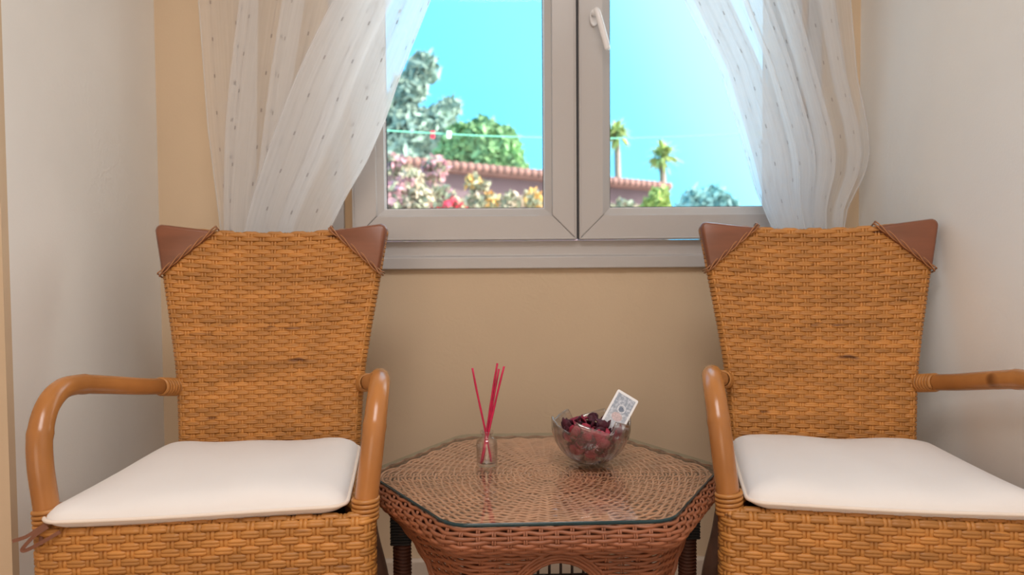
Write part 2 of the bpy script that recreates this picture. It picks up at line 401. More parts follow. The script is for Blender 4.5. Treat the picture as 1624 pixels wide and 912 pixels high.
# fixed frame: bottom in two steps, sides, head
wpart(MB().prism([(FY - .006, .868), (D + .06, .868), (D + .06, .943), (FY + .006, .943), (FY + .006, .904), (FY, .901), (FY - .006, .899)], 'x', WX0 - .004, WX1 + .004), 'frame_bottom', M['pvc'], bev=.0015)
wpart(MB().box(WX0 - .004, -.456, FY, D + .06, .943, WZ1 + .004), 'frame_side', M['pvc'], bev=.002)
wpart(MB().box(.806, WX1 + .004, FY, D + .06, .943, WZ1 + .004), 'frame_side', M['pvc'], bev=.002)
wpart(MB().box(-.456, .806, FY, D + .06, 1.955, WZ1 + .004), 'frame_head', M['pvc'], bev=.002)
wpart(MB().box(-.456, -.4315, FY + .012, D + .05, .943, 1.955), 'side_strip', M['tan'])
wpart(MB().box(.782, .806, FY + .012, D + .05, .943, 1.955), 'side_strip', M['tan'])
SY = 2.050
def sash(x0, x1, nm):
    z0, z1 = .945, 1.952
    s = wpart(MB().box(x0 + .080, x1 - .080, SY + .045, SY + .049, z0 + .074, z1 - .074), 'pane', M['pane'])
    s['label'] = 'clear glass pane of the ' + nm
    w = .085
    mitre_frame(x0, x1, z0, z1, .066, SY, D + .045, ['sash_rail', 'sash_rail', 'sash_stile', 'sash_stile'], M['pvc'], win)
    # sloped glazing bead
    i0, i1, k0, k1 = x0 + .0665, x1 - .0665, z0 + .0665, z1 - .0665
    for nm2, a, b_, c, d in (('glazing_bead', (i0, k0), (i1, k0), (0, 1), 'h'), ('glazing_bead', (i0, k1), (i1, k1), (0, -1), 'h'), ('glazing_bead', (i0, k0), (i0, k1), (1, 0), 'v'), ('glazing_bead', (i1, k0), (i1, k1), (-1, 0), 'v')):
        m_ = MB(); t = .0185
        if d == 'h':
            sg = c[1]
            vv = [(a[0], SY + .006, a[1]), (b_[0], SY + .006, a[1]), (b_[0] - t, SY + .018, a[1] + sg * t), (a[0] + t, SY + .018, a[1] + sg * t),
                  (a[0], SY + .044, a[1]), (b_[0], SY + .044, a[1]), (b_[0] - t, SY + .044, a[1] + sg * t), (a[0] + t, SY + .044, a[1] + sg * t)]
        else:
            sg = c[0]
            vv = [(a[0], SY + .006, a[1]), (a[0], SY + .006, b_[1]), (a[0] + sg * t, SY + .018, b_[1] - t), (a[0] + sg * t, SY + .018, a[1] + t),
                  (a[0], SY + .044, a[1]), (a[0], SY + .044, b_[1]), (a[0] + sg * t, SY + .044, b_[1] - t), (a[0] + sg * t, SY + .044, a[1] + t)]
        m_.add(vv, [(0, 1, 2, 3), (7, 6, 5, 4), (3, 2, 6, 7), (0, 4, 5, 1), (0, 3, 7, 4), (1, 5, 6, 2)])
        wpart(m_, nm2, M['pvc'])
    # pale inner lip and dark gasket line
    mitre_frame(x0 + .0855, x1 - .0855, z0 + .0855, z1 - .0855, .0022, SY + .036, SY + .0445, ['glass_lip'] * 4, M['bead'], win, bev=0, g=0)
    mitre_frame(x0 + .0878, x1 - .0878, z0 + .0878, z1 - .0878, .0022, SY + .041, SY + .0448, ['gasket'] * 4, M['pvc_dark'], win, bev=0, g=0)
    # raised outer edge line of the sash
    mitre_frame(x0 + .001, x1 - .001, z0 + .001, z1 - .001, .0045, SY - .004, SY, ['sash_edge'] * 4, M['pvc'], win, bev=.001, g=0)
sash(-.4305, .1765, 'left sash')
sash(.1825, .781, 'right sash')
wpart(MB().box(.1765, .1825, SY + .006, D + .02, .948, 1.95), 'meeting_gasket', M['pvc_dark'])
# handle
hx, hz = .2235, 1.535
m_ = MB()
pl = [(hx + .0115 * math.cos(a) * (1), hz + .0235 * math.sin(a)) for a in [2 * pi * k / 20 for k in range(20)]]
m_.prism(pl[::-1], 'y', SY - .011, SY)
hb = wpart(m_, 'handle_plate', M['bead'], sm=False, bev=.003)
m_ = MB().lathe([(0, .0), (.0085, .0), (.0085, .03), (0, .03)], 14)
m_.v = [(hx + x, SY - .009 - z, hz + .006 + y) for x, y, z in m_.v]
wpart(m_, 'handle_neck', M['bead'], sm=True)
m_ = MB(); hp = catmull([(hx + .001, SY - .036, hz + .012), (hx + .006, SY - .042, hz + .002), (hx + .016, SY - .044, hz - .035), (hx + .027, SY - .044, hz - .075), (hx + .0315, SY - .044, hz - .094)], 5)
m_.tube(hp, [.0075 + .0008 * math.sin(k / len(hp) * pi) for k in range(len(hp))], 12)
wpart(m_, 'handle_lever', M['bead'], sm=True)
win['label'] = 'white plastic double casement window with lever handle'

# ------------------------------------------------------------------ curtains
def curtain(name, label, edgeL, edgeR, depth, nodes, seed):
    """edge tables: (z, x) from the bottom to the top. nodes: fold lines across the cloth as (place at z 1.56, place at z .96,
    depth), 0 and 1 being the two hems; the cloth runs to each in turn, so it doubles back into overlapping folds"""
    rng = random.Random(seed)
    root = empty(name, ((edgeL[-1][1] + edgeR[-1][1]) / 2, depth, edgeL[0][0]))
    per = 26; ns = (len(nodes) - 1) * per; nz = 84
    z0, z1 = edgeL[0][0], edgeL[-1][0]
    ph = [rng.uniform(0, 6.28) for _ in range(8)]
    v = []; uv = []; wid = [0.0]
    ox, oy, oz = root.location
    for i in range(1, len(nodes)): wid.append(wid[-1] + abs(nodes[i][0] - nodes[i - 1][0]) * .42 + .01)
    for j in range(nz + 1):
        t = j / nz; z = z0 + (z1 - z0) * t
        xa, xb = interp(z, edgeL), interp(z, edgeR); wd = xb - xa
        k = max(-.1, min(1.25, (z - .965) / .6))
        row = [(bt + (tp - bt) * k, dy) for tp, bt, dy in nodes]
        # keep fold order but soften the turns
        pl = catmull([(xa + wd * x, dy, 0) for x, dy in row], per)
        for i, p in enumerate(pl):
            s = i / ns; q = min(i // per, len(nodes) - 2); fr = i / per - q
            u = wid[q] + (wid[q + 1] - wid[q]) * fr
            wr = .0022 * math.sin(u * 55 + 2.0 * math.sin(2.2 * z + ph[0]) + ph[1]) + .0012 * math.sin(u * 130 + 5 * z + ph[2])
            dx = .004 * math.sin(3.1 * z + 9 * u + ph[3]) * min(1, 8 * s, 8 * (1 - s))
            v.append((p.x + dx - ox, p.y + wr, z - oz)); uv.append((u, z))
    f = []
    for j in range(nz):
        for i in range(ns):
            q = j * (ns + 1) + i; f.append((q, q + 1, q + ns + 2, q + ns + 1))
    mb = MB(); mb.add(v, f); me = mb.mesh('cloth', M['sheer'])
    ul = me.uv_layers.new(name='UVMap')
    for lp in me.loops: ul.data[lp.index].uv = uv[lp.vertex_index]
    cl = link('cloth', me, root)
    # rolled hems along both vertical edges
    for i in (0, ns):
        pts = [Vector(v[j * (ns + 1) + i]) for j in range(nz + 1)]
        h = MB().tube(pts, .0017, 6).build('hem', M['sheer'], root)
        h.data.uv_layers.new(name='UVMap')
    tag(root, label, 'curtain')
    return root
ZT = 2.12
curtain('sheer_curtain', 'sheer white curtain swept aside over the left of the window',
        [(.30, -.76), (.60, -.745), (.75, -.735), (.965, -.762), (1.242, -.79), (1.564, -.806), (ZT, -.83)],
        [(.30, -.56), (.60, -.555), (.75, -.535), (.85, -.512), (.965, -.462), (1.05, -.418), (1.142, -.362), (1.25, -.312), (1.352, -.276), (1.564, -.19), (1.8, -.08), (ZT, .10)],
        1.99, [(0, 0, 0), (.245, .30, -.004), (.175, .045, -.012), (.44, .42, -.016), (.365, .28, -.023), (.74, .62, -.026), (.60, .24, -.036), (.83, .66, -.040), (.77, .55, -.047), (.99, .99, -.050), (.60, .27, -.059)], 4)
curtain('sheer_curtain', 'sheer white curtain swept aside over the right of the window',
        [(.30, .66), (.60, .675), (.75, .685), (.85, .69), (.956, .664), (1.07, .614), (1.22, .57), (1.378, .521), (1.555, .427), (1.8, .30), (ZT, .16)],
        [(.30, .83), (.60, .835), (.80, .85), (.954, .870), (1.02, .880), (1.07, .905), (1.11, .925), (1.165, .936), (1.23, .930), (1.36, .902), (1.552, .884), (ZT, .87)],
        1.99, [(.36, .42, -.059), (.01, .01, -.050), (.285, .36, -.045), (.09, .10, -.037), (.50, .60, -.033), (.36, .40, -.026), (.66, .74, -.022), (.56, .60, -.015), (.90, .93, -.011), (.82, .84, -.005), (1, 1, 0)], 11)
rod = empty('curtain_rod', (0, 1.975, ZT + .02))
MB().tube([(XL + .06, 0, 0), (XR - .02, 0, 0)], .011, 12).build('rod', M['darkwood'], rod)
for sx in (XL + .05, XR - .03):
    MB().lathe([(0, -.02), (.014, -.015), (.02, 0), (.014, .015), (0, .02)], 14, (sx, 0, 0)).build('finial', M['darkwood'], rod)
    MB().box(sx + (.03 if sx < 0 else -.045), sx + (.045 if sx < 0 else -.03), -.01, D - 1.975, -.012, .012).build('bracket', M['darkwood'], rod, False)
tag(rod, 'dark wooden curtain rod above the window', 'curtain rod')

# ------------------------------------------------------------------ rattan armchair
def prof_flat(w, t):      # one split cane
    return [(-.5 * w, -.4 * t), (-.47 * w, .1 * t), (-.30 * w, .85 * t), (0, t), (.30 * w, .85 * t), (.47 * w, .1 * t), (.5 * w, -.4 * t)]
def prof_double(w, t):    # two canes lying side by side
    return [(-.5 * w, -.6 * t), (-.49 * w, .0 * t), (-.38 * w, .75 * t), (-.22 * w, t), (-.07 * w, .9 * t), (0, .62 * t), (.07 * w, .9 * t), (.22 * w, t), (.38 * w, .75 * t), (.49 * w, .0 * t), (.5 * w, -.6 * t)]

def wave_over(c):   # long floats on top, short dips
    return max(-1, min(1, 2.3 * c + 1.0))

HW = [(.40, .190), (.515, .193), (.60, .198), (.665, .204), (.746, .2165), (.80, .226), (.865, .2375), (.95, .2505), (1.0, .257)]
YB, ZB, HB = .415, .455, .490
def back_pt0(u, v):
    z = ZB + v * HB + .016 * v * v * u * u
    w = interp(z, HW)
    y = YB + .072 * v + .012 * v * v - .010 * u * u * (.4 + .6 * v)
    return Vector((u * w, y, z))
RT = .0105
def back_nrm0(u, v):
    e_ = .01
    a = back_pt0(u + e_, v) - back_pt0(u - e_, v); c = back_pt0(u, v + e_) - back_pt0(u, v - e_)
    return a.cross(c).normalized()     # faces -y
def over_top(u, v):
    n1 = back_nrm0(u, 1); ang = min(pi * .95, (v - 1) * HB / RT)
    return back_pt0(u, 1) - n1 * RT, n1 * math.cos(ang) + Vector((0, 0, 1)) * math.sin(ang)
def back_pt(u, v):
    if v <= 1: return back_pt0(u, v)
    c, d = over_top(u, v); return c + d * RT
def back_nrm(u, v):
    return back_nrm0(u, v) if v <= 1 else over_top(u, v)[1]

def make_chair():
    root = empty('rattan_armchair')
    rng = random.Random(3)
    back = empty('backrest'); back.parent = root
    rows, cols = 54, 19
    A = .0021; rr = .0125
    # weft canes
    for j in range(rows + 3):
        v = (j + .5) / rows
        pts = []; nr = []
        c0 = back_pt(0, v)
        hw = back_pt(1, v).x
        ue = 1 - rr / hw
        nu = cols * 4; sc = []
        yoff = rng.uniform(-.0006, .0006)
        # left wrap from behind
        nb = back_nrm(-1, v); nf = back_nrm(0, v)
        for k in range(7):
            a = pi + (pi / 2) * 0 + pi * (1 - k / 6.0)
            # angle runs from the back (k=0) to the front (k=6)
            ang = pi * k / 6.0
            cen = back_pt(-ue, v) - back_nrm(-ue, v) * rr
            d = back_nrm(-ue, v) * (-math.cos(ang)) + Vector((-1, 0, 0)) * math.sin(ang)
            if k < 6: pts.append(cen + d * rr); nr.append(d); sc.append(1.0)
        for i in range(nu + 1):
            u = -ue + 2 * ue * i / nu
            cc = (u + 1) / 2 * cols
            wv = wave_over(math.cos(pi * (cc - .5 + (j % 2)))); sc.append(.98 + .16 * wv)
            o = A * wv + (A * .15 * rng.uniform(-1, 1))
            n_ = back_nrm(u, v)
            p = back_pt(u, v) + n_ * o + Vector((0, 0, yoff)); pts.append(p); nr.append(n_)
        for k in range(1, 7):
            ang = pi * k / 6.0
            cen = back_pt(ue, v) - back_nrm(ue, v) * rr
            d = back_nrm(ue, v) * math.cos(ang) + Vector((1, 0, 0)) * math.sin(ang)
            pts.append(cen + d * rr); nr.append(d); sc.append(1.0)
        w = HB / rows * rng.uniform(1.0, 1.10)
        MB().sweep(pts, nr, prof_double(w, .0032), scale=sc).build('weft_strand', M['cane'], back)
    # warp canes in pairs, wrapped over the top rail
    for i in range(cols):
        uc = -1 + 2 * (i + .5) / cols
        for sd in (-1, 1):
            pts = []; nr = []
            nv = rows * 2 + 6
            du = sd * .125 / cols
            for k in range(nv + 1):
                v = k / (rows * 2); u = uc + du * 2
                n_ = back_nrm(u, v)
                jj = v * rows - .5
                o = -A * .75 * math.cos(pi * (jj + i)) + .0003
                pts.append(back_pt(u, v) + n_ * o); nr.append(n_)
            MB().sweep(pts, nr, prof_flat(.0064, .0022)).build('warp_strand', M['cane'], back)
    # solid dark sheet behind the weave, its colour shades the gaps
    m = MB(); g = 10
    vv = []
    for k in range(g + 1):
        for i in range(g + 1):
            u = (-1 + 2 * i / g) * .955; v = .005 + .99 * k / g
            n_ = back_nrm(u, v); vv.append(back_pt(u, v) - n_ * .0040)
    for k in range(g + 1):
        for i in range(g + 1):
            u = (-1 + 2 * i / g) * .955; v = .005 + .99 * k / g
            n_ = back_nrm(u, v); vv.append(back_pt(u, v) - n_ * .021)
    off = (g + 1) ** 2; ff = []
    for k in range(g):
        for i in range(g):
            q = k * (g + 1) + i; ff.append((q, q + 1, q + g + 2, q + g + 1)); ff.append((off + q, off + q + g + 1, off + q + g + 2, off + q + 1))
    m.add(vv, ff); m.build('back_gap_shade', M['cane_back'], back)
    # wooden corner caps with cane lashing
    for sd in (-1, 1):
        def bp(du, dz):   # metres in from the outer top corner of the back
            u = sd * (1 - du / .256); v = 1 - dz / HB
            p = back_pt0(u, v); return p
        outl = [(-.003, -.015), (.130, -.011), (.001, .092)]
        # rounded triangle in (du,dz)
        rp = rounded_poly(outl if sd < 0 else outl[::-1], [.016, .003, .003] if sd < 0 else [.003, .003, .016], 5)
        fr = []; bk = []; fr2 = []; bk2 = []
        cx = sum(p[0] for p in rp) / len(rp); cz = sum(p[1] for p in rp) / len(rp)
        for (a, c) in rp:
            p = bp(a, c); n_ = back_nrm(sd * .8, .9)
            a2, c2 = a + (cx - a) * .10, c + (cz - c) * .10
            q = bp(a2, c2)
            fr.append(q + n_ * .0125); fr2.append(p + n_ * .005); bk2.append(p - n_ * .026); bk.append(q - n_ * .033)
        k = len(rp); m = MB()
        f = [tuple(range(k)), tuple(range(4 * k - 1, 3 * k - 1, -1))]
        for a in range(3):
            for i in range(k): f.append((a * k + i, (a + 1) * k + i, (a + 1) * k + (i + 1) % k, a * k + (i + 1) % k))
        m.add(fr + fr2 + bk2 + bk, f)
        cap = m.build('corner_cap', M['darkwood'], back); bevel(cap, .003, 2)
        cap['label'] = 'brown wooden corner cap of the backrest'
        # lashing: two twisted cords along the slanting edge and over its ends
        a0, a1 = Vector((.130, -.013)), Vector((-.002, .095))
        for st in range(3):
            pts = []
            nn = 64
            for q in range(nn + 1):
                t = q / nn; c_ = a0.lerp(a1, t); tw = 2 * pi * (1.7 * t + st / 3)
                nrm_ = Vector((a1 - a0)).normalized(); per = Vector((nrm_.y, -nrm_.x)) * -1
                pp = c_ + per * (.0030 + .0036 * math.cos(tw))
                pts.append(bp(pp.x, pp.y) + back_nrm(sd * .8, .9) * (.0115 + .0026 * math.sin(tw)))
            # run round to the rear at both ends
            n_ = back_nrm(sd * .8, .9)
            pts = [pts[0] - n_ * .030 + Vector((0, 0, .003)), pts[0] - n_ * .012 + Vector((0, 0, .005))] + pts + [pts[-1] - n_ * .012 + Vector((sd * .004, 0, 0)), pts[-1] - n_ * .030 + Vector((sd * .003, 0, 0))]
            MB().tube(pts, .0017, 6).build('lashing_cord', M['cord'], back)
    # ---- woven seat apron
    apron = empty('seat_apron'); apron.parent = root
    plan = [(-.200, .43), (-.211, .20), (-.230, .070), (-.258, .022), (-.264, -.004), (-.258, -.020), (-.246, -.0265), (-.20, -.028), (0, -.030), (.20, -.028), (.246, -.0265), (.258, -.020), (.264, -.004), (.258, .022), (.230, .070), (.211, .20), (.200, .43)]
    dense = catmull([(x, y, 0) for x, y in plan], 24)
    L = [0]
    for a, c in zip(dense, dense[1:]): L.append(L[-1] + (c - a).length)
    tot = L[-1]
    def plan_at(s):
        s = max(0, min(tot, s)); lo = 0; hi = len(L) - 1
        while hi - lo > 1:
            mid = (lo + hi) // 2
            if L[mid] <= s: lo = mid
            else: hi = mid
        t = (s - L[lo]) / max(1e-9, L[hi] - L[lo]); p = dense[lo].lerp(dense[hi], t)
        tg = (dense[hi] - dense[lo]).normalized()
        return p, Vector((tg.y, -tg.x, 0))
    ncol = int(tot / .0205); pitch = tot / ncol
    zr0, zr1, nrow = .462, .30, 13
    dz = (zr0 - zr1) / nrow
    A2 = .0022
    def ap(p, n_, q):      # q metres below the top edge; negative runs over the rail
        if q >= 0: return p + Vector((0, 0, zr0 - q)), n_
        ang = min(pi * .9, -q / .0125); d = n_ * math.cos(ang) + Vector((0, 0, 1)) * math.sin(ang)
        return p - n_ * .0125 + Vector((0, 0, zr0)) + d * .0125, d
    for j in range(-2, nrow):
        pts = []; nr = []; sc = []
        for k in range(ncol * 5 + 1):
            s = tot * k / (ncol * 5); p, n_ = plan_at(s)
            wv = wave_over(math.cos(pi * (s / pitch - .5 + j))); sc.append(.97 + .12 * wv)
            o = A2 * wv + A2 * .12 * rng.uniform(-1, 1)
            P_, d_ = ap(p, n_, (j + .5) * dz)
            pts.append(P_ + d_ * o); nr.append(d_)
        MB().sweep(pts, nr, prof_double(dz * rng.uniform(.96, 1.04), .0036), scale=sc).build('weft_strand', M['cane'], apron)
    for i in range(ncol):
        for sd in (-1, 1):
            s = (i + .5) * pitch + sd * .0036
            p, n_ = plan_at(s)
            pts = []; nr = []
            for k in range(-7, nrow * 3 + 1):
                P_, d_ = ap(p, n_, dz * k / 3)
                o = -A2 * .8 * math.cos(pi * (k / 3 - .5 + i)) + .0004
                pts.append(P_ + d_ * o); nr.append(d_)
            MB().sweep(pts, nr, prof_flat(.0076, .0025)).build('warp_strand', M['cane'], apron)
    inner = [p for p in dense[::6]]
    m = MB(); vv = []; ff = []
    for p0 in [L_ * tot / 90 for L_ in range(91)]:
        p, n_ = plan_at(p0); q = p - n_ * .0045; vv += [(q.x, q.y, zr1 + .002), (q.x, q.y, zr0 - .002)]
    for i in range(90): ff.append((2 * i, 2 * i + 2, 2 * i + 3, 2 * i + 1))
    m.add(vv, ff); m.build('apron_gap_shade', M['cane_back'], apron)  # dark sheet added to shade the apron weave gaps
    rail = []
    for k in range(91):
        p, n_ = plan_at(tot * k / 90); rail.append(p - n_ * .013 + Vector((0, 0, zr0 - .004)))
    MB().tube(rail, .0095, 8).build('seat_rail', M['pole'], root)
    MB().tube([p - Vector((0, 0, .155)) for p in rail], .0095, 8).build('lower_rail', M['pole'], root)
    deck = [(p.x * .95, p.y * .97 + .004) for p in dense[::12]]
    MB().prism(deck, 'z', .440, .452).build('seat_deck', M['cane_back'], root, False)
    # ---- bent arms
    for sd in (-1, 1):
        path = catmull([(sd * .188, .452, .612), (sd * .207, .43, .622), (sd * .232, .33, .640), (sd * .254, .22, .662), (sd * .266, .14, .676), (sd * .270, .085, .675), (sd * .270, .040, .652), (sd * .267, .012, .612), (sd * .262, .002, .565), (sd * .254, 0, .50), (sd * .250, 0, .44), (sd * .249, 0, .32)], 8)
        n = len(path)
        rad = []
        for k, p in enumerate(path):
            t = k / n
            r_ = .0165 + .0027 * min(1, t * 1.5)
            for kn in (.34, .62): r_ += .0012 * math.exp(-((t - kn) / .012) ** 2)
            rad.append(r_)
        MB().tube(path, rad, 14).build('arm', M['pole'], root)
        # cane bindings: coils where the arm meets the back and the seat
        def coil(a, b_, rad_, turns, r_c, nm):
            a = Vector(a); b_ = Vector(b_); ax = (b_ - a).normalized(); o1 = ax.orthogonal().normalized(); o2 = ax.cross(o1)
            pts = []; nr = []
            nn = turns * 20
            for q in range(nn + 1):
                t = q / nn; an = 2 * pi * turns * t
                d = o1 * math.cos(an) + o2 * math.sin(an)
                pts.append(a.lerp(b_, t) + d * rad_); nr.append(d)
            w_ = (b_ - a).length / turns
            MB().sweep(pts, nr, prof_flat(w_ * 1.02, r_c)).build(nm, M['binding'], root)
        coil((sd * .203, .440, .6195), (sd * .2165, .385, .630), .0168, 6, .0032, 'arm_binding')
        coil((sd * .2505, 0, .462), (sd * .2525, 0, .500), .0200, 5, .0036, 'post_binding')
        # front post to the floor
        MB().tube([(sd * .249, 0, .33), (sd * .249, 0, .0)], .0195, 12).build('front_leg', M['pole'], root)
        lp = catmull([(sd * .182, .445, .47), (sd * .190, .45, .40), (sd * .212, .465, .27), (sd * .236, .49, .12), (sd * .242, .52, 0)], 6)
        MB().tube(lp, [.018 + .004 * math.sin(k * .9) * .3 for k in range(len(lp))], 10).build('rear_leg', M['legdark'], root)
        # stile hidden inside the weave joins back and rear leg
        st = [back_pt(sd * .94, k / 6) + Vector((0, .0125, 0)) for k in range(7)]
        MB().tube(st, .0085, 8).build('stile', M['pole'], root)
    MB().tube([back_pt(-.9 + 1.8 * k / 8, .985) + Vector((0, .012, 0)) for k in range(9)], .008, 8).build('top_rail', M['pole'], root)
    return root

chairA = make_chair()
tag(chairA, 'woven rattan armchair left of the table, with a brown tie at its corner', 'armchair', 'rattan armchairs by the window')
chairB = copy_tree(chairA)
tag(chairB, 'woven rattan armchair right of the table, its outer arm cut by the frame', 'armchair', 'rattan armchairs by the window')
CHA = ((-.497, 1.222), R(4.8)); CHB = ((.612, 1.222), R(-8.6))
for c_, (p_, a_) in ((chairA, CHA), (chairB, CHB)):
    c_.location = (p_[0], p_[1], 0); c_.rotation_euler = (0, 0, a_)

# ------------------------------------------------------------------ seat cushions
def make_cushion(label, quad, seed, ties):
    """quad: local chair plan of the four corners, front left, front right, back right, back left"""
    rng = random.Random(seed)
    root = empty('seat_cushion')
    out = rounded_poly(quad, [.030, .030, .045, .045], 8)
    # resample edges so the cloth can dip between corners
    P2 = []
    n = len(out)
    for i in range(n):
        a = Vector(out[i]); c = Vector(out[(i + 1) % n]); k = max(1, int((c - a).length / .02))
        for q in range(k): P2.append(a.lerp(c, q / k))
    n = len(P2)
    cx = sum(p.x for p in P2) / n; cy = sum(p.y for p in P2) / n; C = Vector((cx, cy))
    ph = [rng.uniform(0, 6.28) for _ in range(6)]
    rings = [1.0, .992, .975, .95, .91, .85, .76, .62, .42, .2]
    def bulge(rho, p):
        return (1 - rho ** 7) ** .55
    def wob(p): return .0035 * math.sin(p.x * 13 + ph[0]) * math.sin(p.y * 11 + ph[1]) + .0016 * math.sin(p.x * 37 + ph[2] + p.y * 9)
    zs = .0255
    v = []; f = []
    for side in (1, -1):
        st = len(v)
        for rho in rings:
            for p in P2:
                q = C + (p - C) * rho
                if side > 0: z = zs + .0305 * bulge(rho, q) + wob(q) * min(1, (1 - rho) * 8)
                else: z = zs - .0205 * (1 - rho ** 12) ** .6
                z += .0022 * math.sin(p.x * 9 + ph[3]) * rho
                v.append((q.x, q.y, z))
        v.append((C.x, C.y, zs + (.0305 if side > 0 else -.0205)))
        for a in range(len(rings) - 1):
            for i in range(n):
                q = (st + a * n + i, st + a * n + (i + 1) % n, st + (a + 1) * n + (i + 1) % n, st + (a + 1) * n + i)
                f.append(q if side > 0 else q[::-1])
        la = st + (len(rings) - 1) * n; ce = len(v) - 1
        for i in range(n):
            q = (la + i, la + (i + 1) % n, ce); f.append(q if side > 0 else q[::-1])
    MB().add(v, f).build('cover', M['fabric'], root)
    pip = [Vector((p.x, p.y, zs + .0022 * math.sin(p.x * 9 + ph[3]))) for p in P2]
    MB().tube([p + (p - Vector((C.x, C.y, p.z))).normalized() * .0025 for p in pip], .0034, 8, closed=True).build('piping', M['piping'], root)
    if ties:
        def ribbon(pts, nm):
            pp = catmull(pts, 8); nr = []
            for i in range(len(pp)):
                nr.append(Vector((.2, -1, .3)).normalized())
            MB().sweep(pp, nr, [(-.0028, -.0005), (.0028, -.0005), (.0028, .0005), (-.0028, .0005)]).build(nm, M['tie'], root, False)
        ribbon([(-.232, -.034, .022), (-.247, -.036, .014), (-.264, -.040, .003), (-.284, -.042, -.003)], 'tie')
        ribbon([(-.234, -.036, .016), (-.252, -.040, .004), (-.267, -.042, -.012), (-.270, -.042, -.018), (-.262, -.042, -.017), (-.24, -.042, -.006), (-.215, -.038, .008)], 'tie')
        ribbon([(-.245, -.024, .014), (-.2475, -.030, .000), (-.247, -.033, -.014)], 'tie')
    tag(root, label, 'cushion', 'cream seat cushions on the armchairs')
    return root
cu = make_cushion('cream cotton seat cushion on the left armchair, brown tie at its corner', [(-.250, -.040), (.222, -.022), (.196, .398), (-.210, .402)], 5, True)
cu.location = (CHA[0][0], CHA[0][1], .4655); cu.rotation_euler = (0, 0, CHA[1])
cu = make_cushion('cream cotton seat cushion on the right armchair, cut by the picture edge', [(-.224, -.028), (.246, -.030), (.206, .398), (-.196, .402)], 8, False)
cu.location = (CHB[0][0], CHB[0][1], .4655); cu.rotation_euler = (0, 0, CHB[1])

# ------------------------------------------------------------------ wicker table
TX, TY, TZ, TR = .061, 1.420, .497, .338
def hex_path(Rr, rc, n, phase=0.0):
    pts = [(Rr * math.cos(pi / 3 * k), Rr * math.sin(pi / 3 * k)) for k in range(6)]
    rp = rounded_poly(pts, rc, 10)
    V = [Vector(p) for p in rp]; V.append(V[0])
    L = [0]
    for a, c in zip(V, V[1:]): L.append(L[-1] + (c - a).length)
    out = []
    lo = 0
    for i in range(n):
        s = (i / n + phase) % 1.0 * L[-1]
        lo = 0
        while L[lo + 1] < s: lo += 1
        d = V[lo + 1] - V[lo]; t = (s - L[lo]) / max(1e-9, d.length); p = V[lo] + d * t; tg = d.normalized()
        out.append((p, Vector((tg.y, -tg.x))))
    return out, L[-1]

def side_open(z):      # width of the side openings, measured from the slim side legs
    return .20 * math.sqrt(max(0, 1 - (max(0, z - .33) / (.426 - .33)) ** 2))

